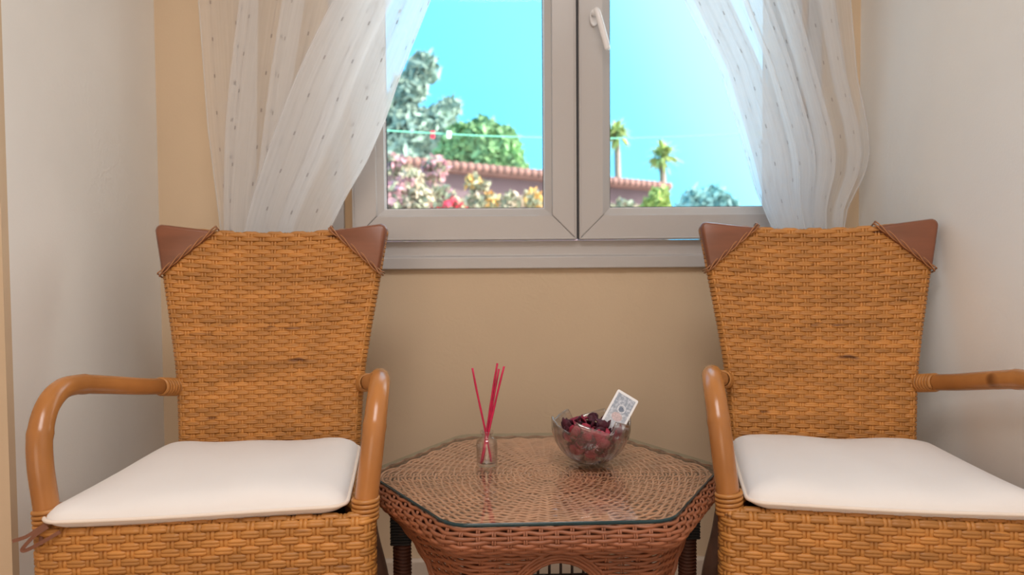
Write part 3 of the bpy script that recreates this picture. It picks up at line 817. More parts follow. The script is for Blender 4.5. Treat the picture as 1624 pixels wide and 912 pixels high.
def make_table():
    root = empty('wicker_table', (TX, TY, 0), R(2.2))
    rng = random.Random(9)
    # glass sheet: clear top with a teal ground edge
    gp, _ = hex_path(TR, .055, 120)
    poly = [(p.x, p.y) for p, n_ in gp]
    g = MB(); n = len(poly)
    g.add([(x * .9965, y * .9965, TZ) for x, y in poly], [tuple(range(n))])
    g.add([(x * .9965, y * .9965, TZ - .0062) for x, y in poly], [tuple(range(n - 1, -1, -1))])
    gl = g.build('glass_top', M['glass'], root, False); gl['label'] = 'clear hexagonal glass sheet'
    ed = MB()
    pr = [(-.0012, -.0031), (0, -.0022), (0, .0022), (-.0012, .0031)]
    vv = []
    for p, n_ in gp:
        for (o, h) in pr: vv.append((p.x + n_.x * o, p.y + n_.y * o, TZ - .0031 + h))
    ff = []
    for i in range(n):
        for j in range(3):
            a = i * 4 + j; c = ((i + 1) % n) * 4 + j; ff.append((a, c, c + 1, a + 1))
    ed.add(vv, ff); ge = ed.build('glass_edge', M['glass_edge'], gl); ge['label'] = 'dark teal ground edge of the glass'
    # woven top
    top = empty('tabletop'); top.parent = root
    ns = 48; zt = TZ - .0115
    nr_ = 46; Rmax = TR - .014
    def topxy(a, rho):
        # circle at the centre easing into the rounded hexagon at the rim
        k = (a % (pi / 3)) - pi / 6; hexr = math.cos(pi / 6) / math.cos(k)
        soft = min(hexr, .965) ; m_ = rho ** 2.2
        rad_ = rho * Rmax * ((1 - m_) * .945 + m_ * soft)
        return Vector((rad_ * math.cos(a), rad_ * math.sin(a), 0))
    for j in range(nr_):
        rho = (j + 1) / nr_
        spk = 12 if rho < .16 else (24 if rho < .42 else ns)
        m = max(60, spk * 5)
        pts = []; nn = []
        for i in range(m):
            a = 2 * pi * i / m
            p = topxy(a, rho)
            o = .0022 * math.cos(spk / 2 * a * 1.0 + pi * j) if spk else 0
            # two strands twined: slight sideways wander between spokes
            d = p.normalized() * (.0011 * math.sin(spk * a + j))
            pts.append(p + d + Vector((0, 0, zt + o))); nn.append(Vector((0, 0, 1)))
        w = Rmax / nr_ * .66
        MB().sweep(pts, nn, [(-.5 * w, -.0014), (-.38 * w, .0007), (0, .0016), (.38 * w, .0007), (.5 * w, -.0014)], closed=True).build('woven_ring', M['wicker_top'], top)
    for k in range(ns):
        a = 2 * pi * k / ns
        r_in = .02 if k % 4 == 0 else (.16 if k % 2 == 0 else .42)
        pts = []; nn = []
        q = 70
        for i in range(q + 1):
            rho = r_in + (1 - r_in) * i / q
            spk = 12 if rho < .16 else (24 if rho < .42 else ns)
            jj = rho * nr_ - 1
            o = -.0015 * math.cos(spk / 2 * a + pi * jj) + .0004
            pts.append(topxy(a, rho) + Vector((0, 0, zt + o - .0002))); nn.append(Vector((0, 0, 1)))
        MB().sweep(pts, nn, [(-.0024, -.001), (-.0015, .0011), (.0015, .0011), (.0024, -.001)]).build('spoke', M['wicker_top'], top)
    bp_, _ = hex_path(TR - .010, .050, 72)
    MB().prism([(p.x, p.y) for p, n_ in bp_], 'z', zt - .012, zt - .0045).build('top_panel', M['wicker_dark'], top, False)
    # rolled rim
    rim = empty('rim'); rim.parent = root
    rows = 8; nw = 84
    for j in range(rows):
        t = j / (rows - 1)
        dr = -.008 + .021 * math.sin(pi * (.12 + .80 * t)) ; z = TZ - .0095 - .0385 * t
        per = nw * 6
        hp, Lh = hex_path(TR + dr, .060, per)
        pts = []; nn = []
        for i, (p, n_) in enumerate(hp):
            o = .0024 * math.cos(pi * i / 6 + pi * j)
            dzz = .0007 * math.sin(2 * pi * i / 12 + j)
            q = p + n_ * o
            pts.append(Vector((q.x, q.y, z + dzz))); nn.append(Vector((n_.x, n_.y, 0)))
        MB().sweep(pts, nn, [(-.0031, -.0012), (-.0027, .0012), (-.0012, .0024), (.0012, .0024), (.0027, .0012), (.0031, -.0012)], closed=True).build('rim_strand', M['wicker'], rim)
    hp, _ = hex_path(TR, .060, nw)
    for i, (p, n_) in enumerate(hp):
        for sd in (-1, 1):
            tg = Vector((-n_.y, n_.x)); pts = []; nn = []
            for k in range(rows * 2 - 1):
                t = k / (rows * 2 - 2); dr = -.008 + .021 * math.sin(pi * (.12 + .80 * t)); z = TZ - .0095 - .0385 * t
                o = -.0020 * math.cos(pi * i + pi * t * (rows - 1))
                q = p + n_ * (dr + o) + tg * sd * .0017
                pts.append(Vector((q.x, q.y, z))); nn.append(Vector((n_.x, n_.y, 0)))
            MB().sweep(pts, nn, [(-.0017, -.001), (-.001, .0013), (.001, .0013), (.0017, -.001)]).build('rim_stake', M['wicker'], rim)
    hp, _ = hex_path(TR - .006, .055, 72)
    m = MB(); vv = []; ff = []
    for p, n_ in hp: vv += [(p.x, p.y, TZ - .012), (p.x - n_.x * .004, p.y - n_.y * .004, TZ - .046)]
    for i in range(72): a, c = 2 * i, 2 * ((i + 1) % 72); ff.append((a, a + 1, c + 1, c))
    m.add(vv, ff); m.build('rim_core', M['wicker_dark'], rim)
    # arched skirt between the six legs
    skirt = empty('skirt'); skirt.parent = root
    zt2, zap, zc, aw = TZ - .050, .426, .20, .112
    def sk_r(z): return TR - .030 - .16 * (zt2 - z) * .9
    pitch = .0062
    nrow = int((zt2 - .300) / pitch)
    for j in range(nrow):
        z = zt2 - (j + .5) * pitch
        Rr = sk_r(z); n_all = 6 * 90
        hp, Lh = hex_path(Rr, .05, n_all)
        def strand_of(idx, closed):
            pts = []; nn = []
            for i in idx:
                p, n_ = hp[i % n_all]
                o = .0021 * math.cos(pi * i / 7.5 + pi * j)
                q = p + n_ * o; pts.append(Vector((q.x, q.y, z + .0005 * math.sin(i * .42 + j)))); nn.append(Vector((n_.x, n_.y, 0)))
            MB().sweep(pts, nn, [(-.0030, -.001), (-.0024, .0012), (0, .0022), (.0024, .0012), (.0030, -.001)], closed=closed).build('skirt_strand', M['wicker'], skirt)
        if z > zap + .002: strand_of(range(n_all), True)
        else:
            half = aw * math.sqrt(max(0, 1 - ((z - zc) / (zap - zc)) ** 2))
            face = Lh / 6
            # hex_path starts near vertex 0 -> face centres at (k+.5)/6 of the loop
            keep = int(90 * (1 - 2 * half / face) / 2)
            for k in range(6):
                if k in (0, 3): continue
                if keep > 3:
                    off = vertex_off
                    lo_, hi_ = (90 - int(90 * side_open(z) / face), keep) if k in (1, 4) else (keep, 90 - int(90 * side_open(z) / face))
                    lo_, hi_ = max(4, min(88, lo_)), max(4, min(88, hi_))
                    strand_of(range(k * 90 + off - lo_, k * 90 + off + hi_ + 1), False)
    return root, skirt, sk_r, (zt2, zap, zc, aw)

# loop index offset of the first corner of a rounded hexagon (loop starts at the corner arc's beginning)
_hp, _L = hex_path(.30, .05, 540)
vertex_off = max(range(0, 90), key=lambda i: _hp[i][0].x if i < 45 else -9)
table, skirt, sk_r, (zt2, zap, zc, aw) = make_table()
tag(table, 'hexagonal brown wicker side table with a glass top between the armchairs', 'table')
# skirt stakes, arch borders, legs, sleeves, far lattice
def sk_point(k, s, z):
    """point on face k (0..5), s metres from the face centre, at height z"""
    Rr = sk_r(z); a = pi / 3 * k + pi / 6; ap = Rr * math.cos(pi / 6)
    return Vector((ap * math.cos(a) - s * math.sin(a), ap * math.sin(a) + s * math.cos(a), z)), Vector((math.cos(a), math.sin(a), 0))
for k in range(6):
    for s_ in [x * .0245 for x in range(-5, 6)]:
        zb = .30
        if k in (1, 4):
            if abs(s_) < aw: zb = max(.30, zc + (zap - zc) * math.sqrt(1 - (s_ / aw) ** 2))
        else:
            e_ = (s_ if k in (0, 3) else -s_) + sk_r(.40) / 2      # distance from the slim leg
            if e_ < .20: zb = .33 + (.426 - .33) * math.sqrt(max(0, 1 - (max(0, e_) / .20) ** 2))
        for sd in (-1, 1):
            pts = []; nn = []
            for i in range(9):
                z = zt2 + (zb - zt2) * i / 8; p, n_ = sk_point(k, s_ + sd * .0019, z); pts.append(p - n_ * .0004); nn.append(n_)
            MB().sweep(pts, nn, [(-.0016, -.001), (-.001, .0012), (.001, .0012), (.0016, -.001)]).build('skirt_stake', M['wicker'], skirt)
    for q in range(4):
        pts = []
        for i in range(25):
            th = pi * i / 24
            if k in (1, 4):
                s_ = (aw + .0048 * q) * math.cos(th); z = zc + (zap - zc + .0050 * q) * math.sin(th)
            else:
                th = pi / 2 * i / 24; e_ = (.20 + .0048 * q) * math.cos(th); z = .33 + (.426 - .33 + .0050 * q) * math.sin(th)
                if i == 0: z = .295
                s_ = (e_ - sk_r(.40) / 2) * (1 if k in (0, 3) else -1)
            if z < .29: continue
            p, n_ = sk_point(k, s_, z); pts.append(p + n_ * (.002 + .0012 * math.sin(i * 1.3 + q * 2)))
        MB().tube(pts, .0029, 6).build('arch_border', M['wicker'], skirt)
for k in range(6):
    a = pi / 3 * k
    rl = .272
    MB().tube([(rl * math.cos(a), rl * math.sin(a), TZ - .02), (rl * .985 * math.cos(a), rl * .985 * math.sin(a), 0)], .0150, 12).build('leg', M['wicker_dark'], table)
    # ribbed winding on the leg
    pts = []
    for i in range(14 * 60):
        t = i / (14 * 60); z = .40 - .39 * t; an = 2 * pi * 60 * t
        pts.append(Vector((rl * math.cos(a) + .0155 * math.cos(an), rl * math.sin(a) + .0155 * math.sin(an), z)))
    MB().tube(pts, .0026, 4).build('leg_winding', M['wicker_dark'], table)
    if k in (0, 3):
        # black wrapped bracket at the head of each side leg
        ca, sa = math.cos(a), math.sin(a); m = MB()
        for i in range(16):
            z = TZ - .050 - i * .0054
            wo_, wi_ = .020, (.034 - .0012 * i if i < 9 else .018)
            m.box(-wi_ + rl, wo_ + rl + .0006 * (i % 2), -.0185, .0185, z - .0056, z)
        m.v = [(x * ca - y * sa, x * sa + y * ca, z) for x, y, z in m.v]
        br = m.build('black_sleeve', M['black'], table, False); bevel(br, .0018, 1); br['kind'] = 'stuff'
for z in (.198, .243, .252, .261):
    MB().tube([(-.15, .215, z), (.15, .215, z)], .0046, 6).build('lattice_rod', M['lattice'], table)
for i in range(13):
    x = -.15 + .025 * i
    MB().tube([(x, .215, .16), (x, .215, .265)], .0032, 6).build('lattice_rod', M['lattice'], table)

# ------------------------------------------------------------------ things on the table
def local_petal(kind, rng):
    m = MB(); nr, na = 3, 9; v = [(0, 0, 0)]; f = []
    L_, W_ = rng.uniform(.010, .0145), rng.uniform(.008, .0115); cup = rng.uniform(.25, .55); tw = rng.uniform(-.3, .3); ph = rng.uniform(0, 6)
    for r in range(1, nr + 1):
        for i in range(na):
            a = 2 * pi * i / na; q = r / nr
            x, y = L_ * q * math.cos(a), W_ * q * math.sin(a)
            z = cup * (x * x + y * y * 1.6) / .012 + tw * x * y / .012 + .0012 * q * math.sin(3 * a + ph)
            v.append((x, y, z))
    for i in range(na): f.append((0, 1 + i, 1 + (i + 1) % na))
    for r in range(nr - 1):
        for i in range(na):
            a, c = 1 + r * na + i, 1 + r * na + (i + 1) % na; f.append((a, a + na, c + na, c))
    # back skin gives the petal its thickness
    o = len(v); v2 = [(x, y, z - .0005) for x, y, z in v]; f2 = [tuple(i + o for i in q[::-1]) for q in f]
    last = 1 + (nr - 1) * na
    f3 = [(last + i, last + i + o, last + (i + 1) % na + o, last + (i + 1) % na) for i in range(na)]
    m.add(v + v2, f + f2 + f3)
    return m.mesh('petal', M['petal_' + kind])

BX, BY = .152, 1.462
bowl = empty('glass_bowl', (BX, BY, TZ + .0006))
def bowl_mesh():
    na, lobes = 120, 6
    prof = [(.024, .0), (.030, .001), (.036, .005), (.048, .014), (.060, .027), (.069, .042), (.0745, .058), (.0765, .074), (.0765, 1.0)]
    outer = []; inner = []
    def rim(a):
        t = (a / (2 * pi) * lobes + .12) % 1.0
        return .070 + .026 * (abs(1 - t * 1.0) if t > .16 else t / .16 * .84 + .0)
    v = []; f = []
    nh = 16
    for i in range(na):
        a = 2 * pi * i / na
        top = rim(a)
        flute = .0026 * abs(math.cos(a * 13)) 
        for side in (0, 1):
            for j in range(nh):
                t = j / (nh - 1); z = top * t ** 1.25
                rr_ = interp(z, [(p[1], p[0]) for p in prof])
                if side == 0: r_ = rr_ + flute * min(1, t * 2.5) * (1 - .6 * t)
                else:
                    z2 = z if j == nh - 1 else max(z, .007 + .001 * j); r_ = max(.0, interp(z2, [(p[1], p[0]) for p in prof]) - .0034); z = z2
                    if j == 0: r_ = .02
                v.append((r_ * math.cos(a), r_ * math.sin(a), z))
    st = 2 * nh
    for i in range(na):
        i2 = (i + 1) % na
        for j in range(nh - 1):
            f.append((i * st + j, i2 * st + j, i2 * st + j + 1, i * st + j + 1))
            f.append((i * st + nh + j, i * st + nh + j + 1, i2 * st + nh + j + 1, i2 * st + nh + j))
        f.append((i * st + nh - 1, i2 * st + nh - 1, i2 * st + 2 * nh - 1, i * st + 2 * nh - 1))
    f.append(tuple(i * st for i in range(na - 1, -1, -1)))
    f.append(tuple(i * st + nh for i in range(na)))
    return MB().add(v, f)
bm_ = bowl_mesh()
bowl_o = bm_.build('bowl', M['crystal'], bowl, True)
MB().lathe([(.0, .0002), (.026, .0002), (.0305, .0015), (.0305, .0045), (.026, .0060), (0, .0060)], 40).build('foot', M['crystal'], bowl)
tag(bowl, 'fluted cut glass bowl with a jagged rim, full of dried petals', 'bowl')

prng = random.Random(21)
pm = {k: [local_petal(k, prng) for _ in range(4)] for k in ('dark', 'red', 'pink')}
PL = {'dark': 'dark maroon dried petal in the glass bowl', 'red': 'crimson dried petal in the glass bowl', 'pink': 'rose pink dried petal in the glass bowl'}
cnt = 0
for layer in range(7):
    z = .016 + .0098 * layer
    rmax = interp(z, [(.01, .030), (.03, .050), (.05, .060), (.07, .060), (.085, .050)])
    nn = int(8 + 90 * rmax ** 2 / .060 ** 2 * .27)
    for i in range(nn):
        a = prng.uniform(0, 2 * pi); r_ = rmax * math.sqrt(prng.uniform(.12 if layer < 6 else 0, 1))
        k = prng.choice(['dark', 'dark', 'red', 'red', 'red', 'pink'] if layer < 5 else ['dark', 'dark', 'dark', 'red', 'red'])
        o = link('dried_petal', prng.choice(pm[k]))
        zz = z + (prng.uniform(0, .006) if layer < 6 else prng.uniform(0, .010) * (1 - r_ / .07))
        o.location = (BX + r_ * math.cos(a), BY + r_ * math.sin(a), TZ + zz)
        # petals at the wall lie against the glass, others every way
        if r_ > rmax * .78:
            d = Vector((math.cos(a), math.sin(a), -.35)); o.rotation_euler = (d * -1).to_track_quat('Z', 'Y').to_euler()
            o.rotation_euler.rotate_axis('Z', prng.uniform(0, 6.28))
        else: o.rotation_euler = (prng.uniform(-.9, .9), prng.uniform(-.9, .9), prng.uniform(0, 6.28))
        s_ = prng.uniform(.8, 1.15); o.scale = (s_, s_, s_)
        tag(o, PL[k], 'petal', 'dried petals of the potpourri, ' + {'dark': 'maroon', 'red': 'crimson', 'pink': 'rose pink'}[k]); cnt += 1

# card tucked into the petals
card = empty('picture_card', (.215, 1.462, .586))
cw, ch = .0465, .088
rp = rounded_poly([(-cw / 2, -ch / 2), (cw / 2, -ch / 2), (cw / 2, ch / 2), (-cw / 2, ch / 2)], .0035, 4)
MB().prism(rp, 'y', -.0003, .0003).build('card_stock', M['card'], card, False)
def mat_print():
    m, n, b = newmat('card_print'); b.inputs['Roughness'].default_value = .35
    t = N(n, 'ShaderNodeTexCoord'); sp = N(n, 'ShaderNodeSeparateXYZ'); n.links.new(t.outputs['Object'], sp.inputs[0])
    no = N(n, 'ShaderNodeTexNoise', i_Scale=170.0, i_Detail=5.0); n.links.new(t.outputs['Object'], no.inputs['Vector'])
    cr = N(n, 'ShaderNodeValToRGB'); cr.color_ramp.elements[0].position = .45; cr.color_ramp.elements[0].color = (.32, .37, .46, 1)
    cr.color_ramp.elements[1].position = .66; cr.color_ramp.elements[1].color = (.66, .70, .78, 1)
    n.links.new(no.outputs[0], cr.inputs[0])
    gr = N(n, 'ShaderNodeMapRange'); gr.inputs[1].default_value = .01; gr.inputs[2].default_value = -.035; n.links.new(sp.outputs[2], gr.inputs[0])
    mx = N(n, 'ShaderNodeMix', data_type='RGBA'); mx.inputs[7].default_value = (.74, .76, .80, 1)
    m3 = N(n, 'ShaderNodeMath', operation='MULTIPLY'); m3.inputs[1].default_value = .75; n.links.new(gr.outputs[0], m3.inputs[0])
    n.links.new(m3.outputs[0], mx.inputs[0]); n.links.new(cr.outputs[0], mx.inputs[6]); n.links.new(mx.outputs[2], b.inputs['Base Color'])
    return m
MB().box(-cw / 2 + .0042, cw / 2 - .0042, -.00045, -.0003, -ch / 2 + .005, ch / 2 - .005).build('printed_panel', mat_print(), card, False)
M['print_pale'] = mat_simple('pale_print', (.66, .69, .75), .4, var=.2, vscale=300)
M['print_pink'] = mat_simple('pink_print', (.62, .50, .52), .4, var=.2, vscale=300)
M['print_dark'] = mat_simple('slate_print', (.18, .22, .30), .4, var=.2, vscale=300)
def disc(name, cx, cz, r, mat, y, inner=0.0, sq=1.0):
    m = MB(); n = 28; v = []; f = []
    for i in range(n):
        a = 2 * pi * i / n; v += [(cx + r * math.cos(a), y, cz + r * sq * math.sin(a)), (cx + inner * math.cos(a), y, cz + inner * sq * math.sin(a))]
    for i in range(n): f.append((2 * i, 2 * ((i + 1) % n), 2 * ((i + 1) % n) + 1, 2 * i + 1))
    m.add(v, f); return m.build(name, mat, card, False)
disc('printed_halo', .001, .012, .0085, M['print_pale'], -.00050, .0066)
disc('printed_figure', 0, -.006, .011, M['print_pink'], -.00048, 0, .8)
disc('printed_head', .001, .011, .0050, M['print_dark'], -.00048, 0)
card.rotation_euler = Matrix.Rotation(R(-8), 4, 'Z').to_euler()
card.matrix_world = Matrix.Translation((.205, 1.463, .5905)) @ Matrix.Rotation(R(-6), 4, 'Z') @ Matrix.Rotation(R(31), 4, 'Y') @ Matrix.Rotation(R(-24), 4, 'X')
tag(card, 'white bordered picture card with blue grey print, leaning in the bowl', 'card')

# reed diffuser
DX, DY = -.0505, 1.443
bot = empty('diffuser_bottle', (DX, DY, TZ + .0006))
pr_o = [(0, 0), (.0185, 0), (.0200, .002), (.0203, .006), (.0203, .042), (.0190, .049), (.0150, .0535), (.0105, .056), (.0095, .058), (.0095, .0615), (.0125, .062), (.0130, .0645), (.0125, .067), (.0095, .0672)]
pr_i = [(.0082, .0670), (.0080, .057), (.0130, .0525), (.0175, .047), (.0186, .041), (.0186, .0085), (.0165, .0055), (0, .0045)]
MB().lathe(pr_o + pr_i, 40).build('bottle', M['bottle'], bot)
tag(bot, 'small clear glass diffuser bottle holding red reeds', 'bottle')
reeds = [((.008, .006, .006), (-.0265, .004, .188), 'crimson diffuser reed leaning alone to the left'),
         ((-.011, -.003, .006), (.0215, .010, .196), 'tallest crimson diffuser reed, in the leaning bunch'),
         ((-.009, .004, .006), (.0245, .004, .186), 'crimson diffuser reed with the lowest tip of the right-leaning bunch'),
         ((-.0115, -.006, .006), (.0345, -.004, .192), 'crimson diffuser reed leaning furthest to the right')]
for a, c, lb in reeds:
    o = empty('diffuser_reed', (DX + a[0], DY + a[1], TZ + a[2]))
    d = Vector(c) - Vector(a)
    pts = [d * (k / 12) + Vector((.0006 * math.sin(k * .5), 0, 0)) for k in range(13)]
    me = MB().tube(pts, [.0020 + .00015 * math.sin(k * 2.1) for k in range(13)], 8).mesh('reed', M['reed'])
    bpy.data.objects.remove(o); o = link('diffuser_reed', me); o.location = (DX + a[0], DY + a[1], TZ + a[2])
    tag(o, lb, 'reed', 'crimson reeds in the diffuser bottle')

# ------------------------------------------------------------------ outside
M['ground'] = mat_simple('pale_terrace', (.62, .56, .48), .8, var=.1)
M['housewall'] = mat_simple('mauve_wall', (.135, .085, .10), .8, var=.12, vscale=3)
M['roof'] = mat_simple('terracotta_tiles', (.20, .095, .08), .7, var=.2, vscale=6)
M['pine'] = mat_simple('pine_needles', (.30, .40, .33), .8, var=.35, vscale=1.5)
M['bush'] = mat_simple('dense_leaves', (.22, .38, .17), .8, var=.45, vscale=1.8)
M['yucca'] = mat_simple('yucca_leaves', (.34, .42, .12), .7, var=.4, vscale=3)
M['haze'] = mat_simple('blue_green_leaves', (.26, .44, .42), .8, var=.3, vscale=2)
M['vine'] = mat_simple('vine_leaves', (.34, .35, .24), .8, var=.4, vscale=6)
M['flower_red'] = mat_simple('red_blossom', (.75, .05, .10), .7, var=.2)
M['flower_pink'] = mat_simple('pink_blossom', (.55, .30, .34), .7, var=.3, vscale=9)
M['flower_cream'] = mat_simple('cream_blossom', (.58, .47, .36), .7, var=.25, vscale=9)
M['flower_orange'] = mat_simple('orange_blossom', (.80, .46, .14), .7, var=.2)
M['bark'] = mat_simple('bark', (.25, .19, .15), .9, var=.3)
M['line'] = mat_simple('green_line', (.10, .42, .32), .6)
struct('ground_outside', MB().box(-30, 40, D + .25, 60, -.3, -.15), M['ground'])

def leaf_cloud(blobs, n, size, rng, long=1.0, upward=0.0):
    m = MB()
    tot = sum(b_[3] ** 2 for b_ in blobs)
    for (x, y, z, r) in blobs:
        for _ in range(int(n * r * r / tot)):
            d = Vector((rng.gauss(0, 1), rng.gauss(0, 1), rng.gauss(0, 1))).normalized()
            c = Vector((x, y, z)) + d * r * (rng.uniform(.45, 1.05))
            a = Vector((rng.gauss(0, 1), rng.gauss(0, 1), rng.gauss(upward, 1))).normalized(); b_ = a.orthogonal().normalized()
            b_ = (Matrix.Rotation(rng.uniform(0, 6.28), 3, a) @ b_)
            s_ = size * rng.uniform(.6, 1.4); nl = a.cross(b_) * s_ * .15
            m.add([c - a * s_ * long, c + b_ * s_ * .45 + nl, c + a * s_ * long, c - b_ * s_ * .45 + nl], [(0, 1, 2, 3)])
    return m
def tree(name, label, base, blobs, n, size, mat, seed, trunk_r, group=None, long=1.0, cat='tree', trunk_to=None):
    rng = random.Random(seed)
    root = empty(name, base); bx, by, bz = base
    m = leaf_cloud([(x - bx, y - by, z - bz, r) for x, y, z, r in blobs], n, size, rng, long)
    fo = m.build('foliage', mat, root, False); fo['kind'] = 'stuff'
    tt = trunk_to or blobs[0][:3]
    MB().tube(catmull([(0, 0, 0), ((tt[0] - bx) * .45 + .1 * trunk_r, (tt[1] - by) * .5, (tt[2] - bz) * .5), (tt[0] - bx, tt[1] - by, tt[2] - bz)], 5), [trunk_r * (1 - .05 * k) for k in range(11)], 8).build('trunk', M['bark'], root)
    tag(root, label, cat, group); return root
def wp(px, py, Y):      # direction of sight to a place at depth Y outdoors
    a = (px - 812) / 1200; b_ = (456 - py) / 1200
    d = fw + rt * a + up * b_; t = Y / d.y
    return (d.x * t, Y, CAM_Z + d.z * t)
def blob(px, py, Y, rpx): return (*wp(px, py, Y), rpx / 1200 * Y)
PY = 20.0
tree('pine_tree', 'tall grey green pine with a leaning plume, behind the left pane', (wp(600, 300, PY)[0], PY, -.15),
     [blob(600, 240, PY, 48), blob(655, 215, PY, 42), blob(672, 110, PY, 24), blob(650, 140, PY, 26), blob(628, 175, PY, 28), blob(690, 200, PY, 30), blob(715, 170, PY, 14), blob(640, 260, PY, 45), blob(700, 250, PY, 30), blob(600, 180, PY, 26)], 9000, .13, M['pine'], 1, .28, long=1.5)
PY = 15.0
tree('round_tree', 'rounded deep green tree above the roof, behind the left pane', (wp(765, 300, PY)[0], PY, -.15),
     [blob(765, 222, PY, 34), blob(795, 228, PY, 28), blob(735, 228, PY, 32), blob(775, 250, PY, 34), blob(805, 252, PY, 24), blob(715, 250, PY, 26), blob(828, 268, PY, 10)], 7000, .10, M['bush'], 2, .2)
def yucca(label, base, crown, r, seed, n=120):
    rng = random.Random(seed); root = empty('yucca_plant', base); c = Vector(crown) - Vector(base)
    m = MB()
    for i in range(n):
        d = Vector((rng.gauss(0, 1), rng.gauss(0, 1), rng.gauss(.25, .8))).normalized(); s_ = r * rng.uniform(.6, 1.1)
        sd = d.cross(Vector((0, 0, 1))).normalized() * .045 * r * 2
        mid = c + d * s_ * .55 + Vector((0, 0, .05 * r)); tip = c + d * s_ - Vector((0, 0, .12 * r)); nl = Vector((0, 0, .03 * r))
        m.add([c, mid + sd, tip, mid - sd, mid + nl], [(0, 1, 4), (1, 2, 4), (2, 3, 4), (3, 0, 4)])
    l = m.build('leaves', M['yucca'], root, False); l['kind'] = 'stuff'
    MB().tube([(0, 0, 0), c * .5 + Vector((.05, 0, 0)), c], [.07, .06, .05], 8).build('trunk', M['bark'], root)
    tag(root, label, 'yucca', 'yuccas beyond the neighbouring roof')
YY = 13.0
yucca('tall slim yucca beside the window mullion, in the right pane', (wp(976, 330, YY)[0], YY, -.15), wp(978, 214, YY), .34, 3)
yucca('shorter yucca in the middle of the right pane', (wp(1049, 330, 12)[0], 12, -.15), wp(1050, 250, 12), .36, 4)
tree('leafy_shrub', 'yellow green shrub below the shorter yucca', (wp(1045, 335, 9.5)[0], 9.5, -.15), [blob(1046, 312, 9.5, 15), blob(1030, 330, 9.5, 14), blob(1050, 335, 9.5, 18)], 700, .06, M['yucca'], 5, .03, cat='shrub')
tree('hazy_tree', 'pale blue green tree at the lower right of the window', (wp(1125, 335, 16)[0], 16, -.15), [blob(1105, 322, 16, 22), blob(1130, 318, 16, 22), blob(1150, 326, 16, 18), blob(1090, 335, 16, 18), blob(1125, 340, 16, 24)], 1500, .13, M['haze'], 6, .1)
# neighbouring house with tiled eaves
A_, B_ = Vector(wp(560, 252, 8.5)), Vector(wp(1046, 298, 11.0))
house = empty('neighbour_house', (A_.x, A_.y, -.15)); o_ = Vector(house.location)
def hq(name, p0, p1, z0a, z1a, z0b, z1b, th, mat, out=0.0):
    d = (p1 - p0); d.z = 0; d.normalize(); nn = Vector((d.y, -d.x, 0))
    a, c = p0 + nn * out, p1 + nn * out; a2, c2 = a - nn * th, c - nn * th
    v = [Vector((p.x, p.y, z)) - o_ for p, z in ((a, z0a), (c, z0b), (c2, z0b), (a2, z0a), (a, z1a), (c, z1b), (c2, z1b), (a2, z1a))]
    return MB().add(v, [(0, 3, 2, 1), (4, 5, 6, 7), (0, 1, 5, 4), (1, 2, 6, 5), (2, 3, 7, 6), (3, 0, 4, 7)]).build(name, mat, house, False)
hq('wall', A_, B_, -.15, A_.z - .06, -.15, B_.z - .05, 3.0, M['housewall'])
hq('fascia', A_, B_, A_.z - .07, A_.z, B_.z - .06, B_.z, 3.3, M['roof'], .22)
nt_ = 46
for i in range(nt_):
    p = A_.lerp(B_, (i + .5) / nt_); d = (B_ - A_); d.z = 0; d.normalize(); nn = Vector((d.y, -d.x, 0))
    a = p + nn * .26 - o_; c = p - nn * 1.6 + Vector((0, 0, .16)) - o_
    MB().tube([a, c], .055, 6).build('roof_tile_row', M['roof'], house)
tag(house, 'neighbouring mauve house with a low terracotta tile roof', 'house')
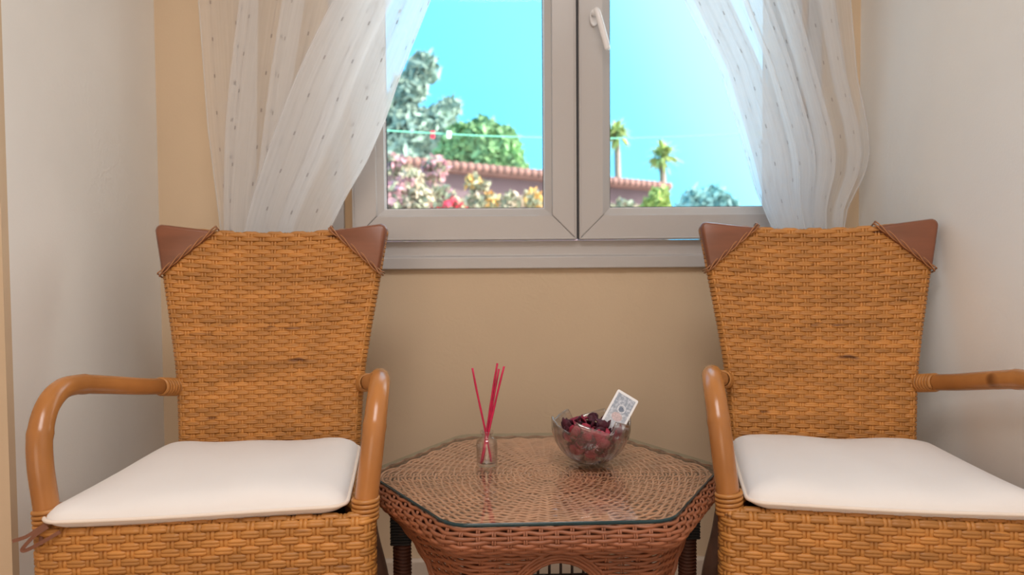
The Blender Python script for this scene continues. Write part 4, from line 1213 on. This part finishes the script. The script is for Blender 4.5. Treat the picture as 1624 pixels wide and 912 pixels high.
# flowering vines in front of the wall
def vine(label, spots, n, size, mats, seed, base_px, Yv, cat='vine'):
    rng = random.Random(seed); bx = wp(base_px, 335, Yv)[0]; root = empty('flowering_vine', (bx, Yv, -.15)); off_ = Vector((bx, Yv, -.15))
    bl = [blob(*s_) for s_ in spots]
    m = leaf_cloud([(x - bx, y - Yv, z + .15, r) for x, y, z, r in bl], n, size, rng)
    l = m.build('leaves', M['vine'], root, False); l['kind'] = 'stuff'
    for q, mt in enumerate(mats):
        m = leaf_cloud([(x - bx, y - Yv, z + .15, r * 1.02) for x, y, z, r in bl[q::len(mats)]], n // 3, size * 1.1, rng)
        l = m.build('blossoms', mt, root, False); l['kind'] = 'stuff'
    for s_ in bl[::2]:
        MB().tube(catmull([(0, 0, 0), ((s_[0] - bx) * .6 + .05, s_[1] - Yv, (s_[2] + .15) * .6), (s_[0] - bx, s_[1] - Yv, s_[2] + .15)], 5), .018, 6).build('stem', M['bark'], root)
    tag(root, label, cat, 'flowering vines along the house wall')
vine('pale pink and cream flowering vine at the left of the window', [(625, 262, 6.2, 16), (650, 285, 6.2, 20), (690, 268, 6.4, 18), (625, 318, 6.0, 26), (665, 322, 6.0, 26), (640, 300, 6.1, 18), (700, 310, 6.1, 16)], 1500, .042, [M['flower_pink'], M['flower_cream'], M['flower_pink']], 31, 640, 6.2)
vine('red blossoming vine at the bottom of the left pane', [(716, 321, 5.6, 13), (730, 326, 5.6, 9), (690, 326, 5.6, 9)], 120, .032, [M['flower_red']], 32, 716, 5.6)
vine('orange and cream flowering vine climbing the mauve wall', [(752, 288, 6.0, 12), (765, 296, 6.0, 9), (780, 318, 6.0, 12), (810, 322, 6.0, 16), (845, 318, 6.2, 15), (755, 325, 6.0, 18)], 900, .036, [M['flower_orange'], M['flower_cream']], 33, 770, 6.0)
vine('white blossoming vine in front of the house end', [(985, 325, 7.0, 8), (1000, 330, 7.0, 10), (970, 332, 7.0, 10)], 260, .035, [M['flower_cream']], 34, 985, 7.0)
# clothes line
cl = empty('clothes_line', wp(560, 204, 4.0)); c0 = Vector(cl.location)
lp_ = [Vector(wp(560, 204, 4.0)), Vector(wp(700, 212, 4.3)), Vector(wp(815, 217, 4.6)), Vector(wp(1000, 219, 5.2)), Vector(wp(1260, 210, 6.0))]
MB().tube([p - c0 for p in catmull(lp_, 6)], .0042, 6).build('line', M['line'], cl)
for px_ in (686, 712):
    p = Vector(wp(px_, 211, 4.3)) - c0
    MB().box(p.x - .012, p.x + .012, p.y - .01, p.y + .01, p.z - .03, p.z + .012).build('clothes_peg', M['flower_red'] if px_ == 686 else M['bead'], cl, False)
for q, side in ((lp_[0], -1), (lp_[-1], 1)):
    MB().tube([Vector((q.x, q.y, -.15)) - c0, Vector((q.x, q.y, q.z + .1)) - c0], .03, 8).build('line_post', M['bark'], cl)
tag(cl, 'thin green clothes line strung across the garden', 'clothes line')
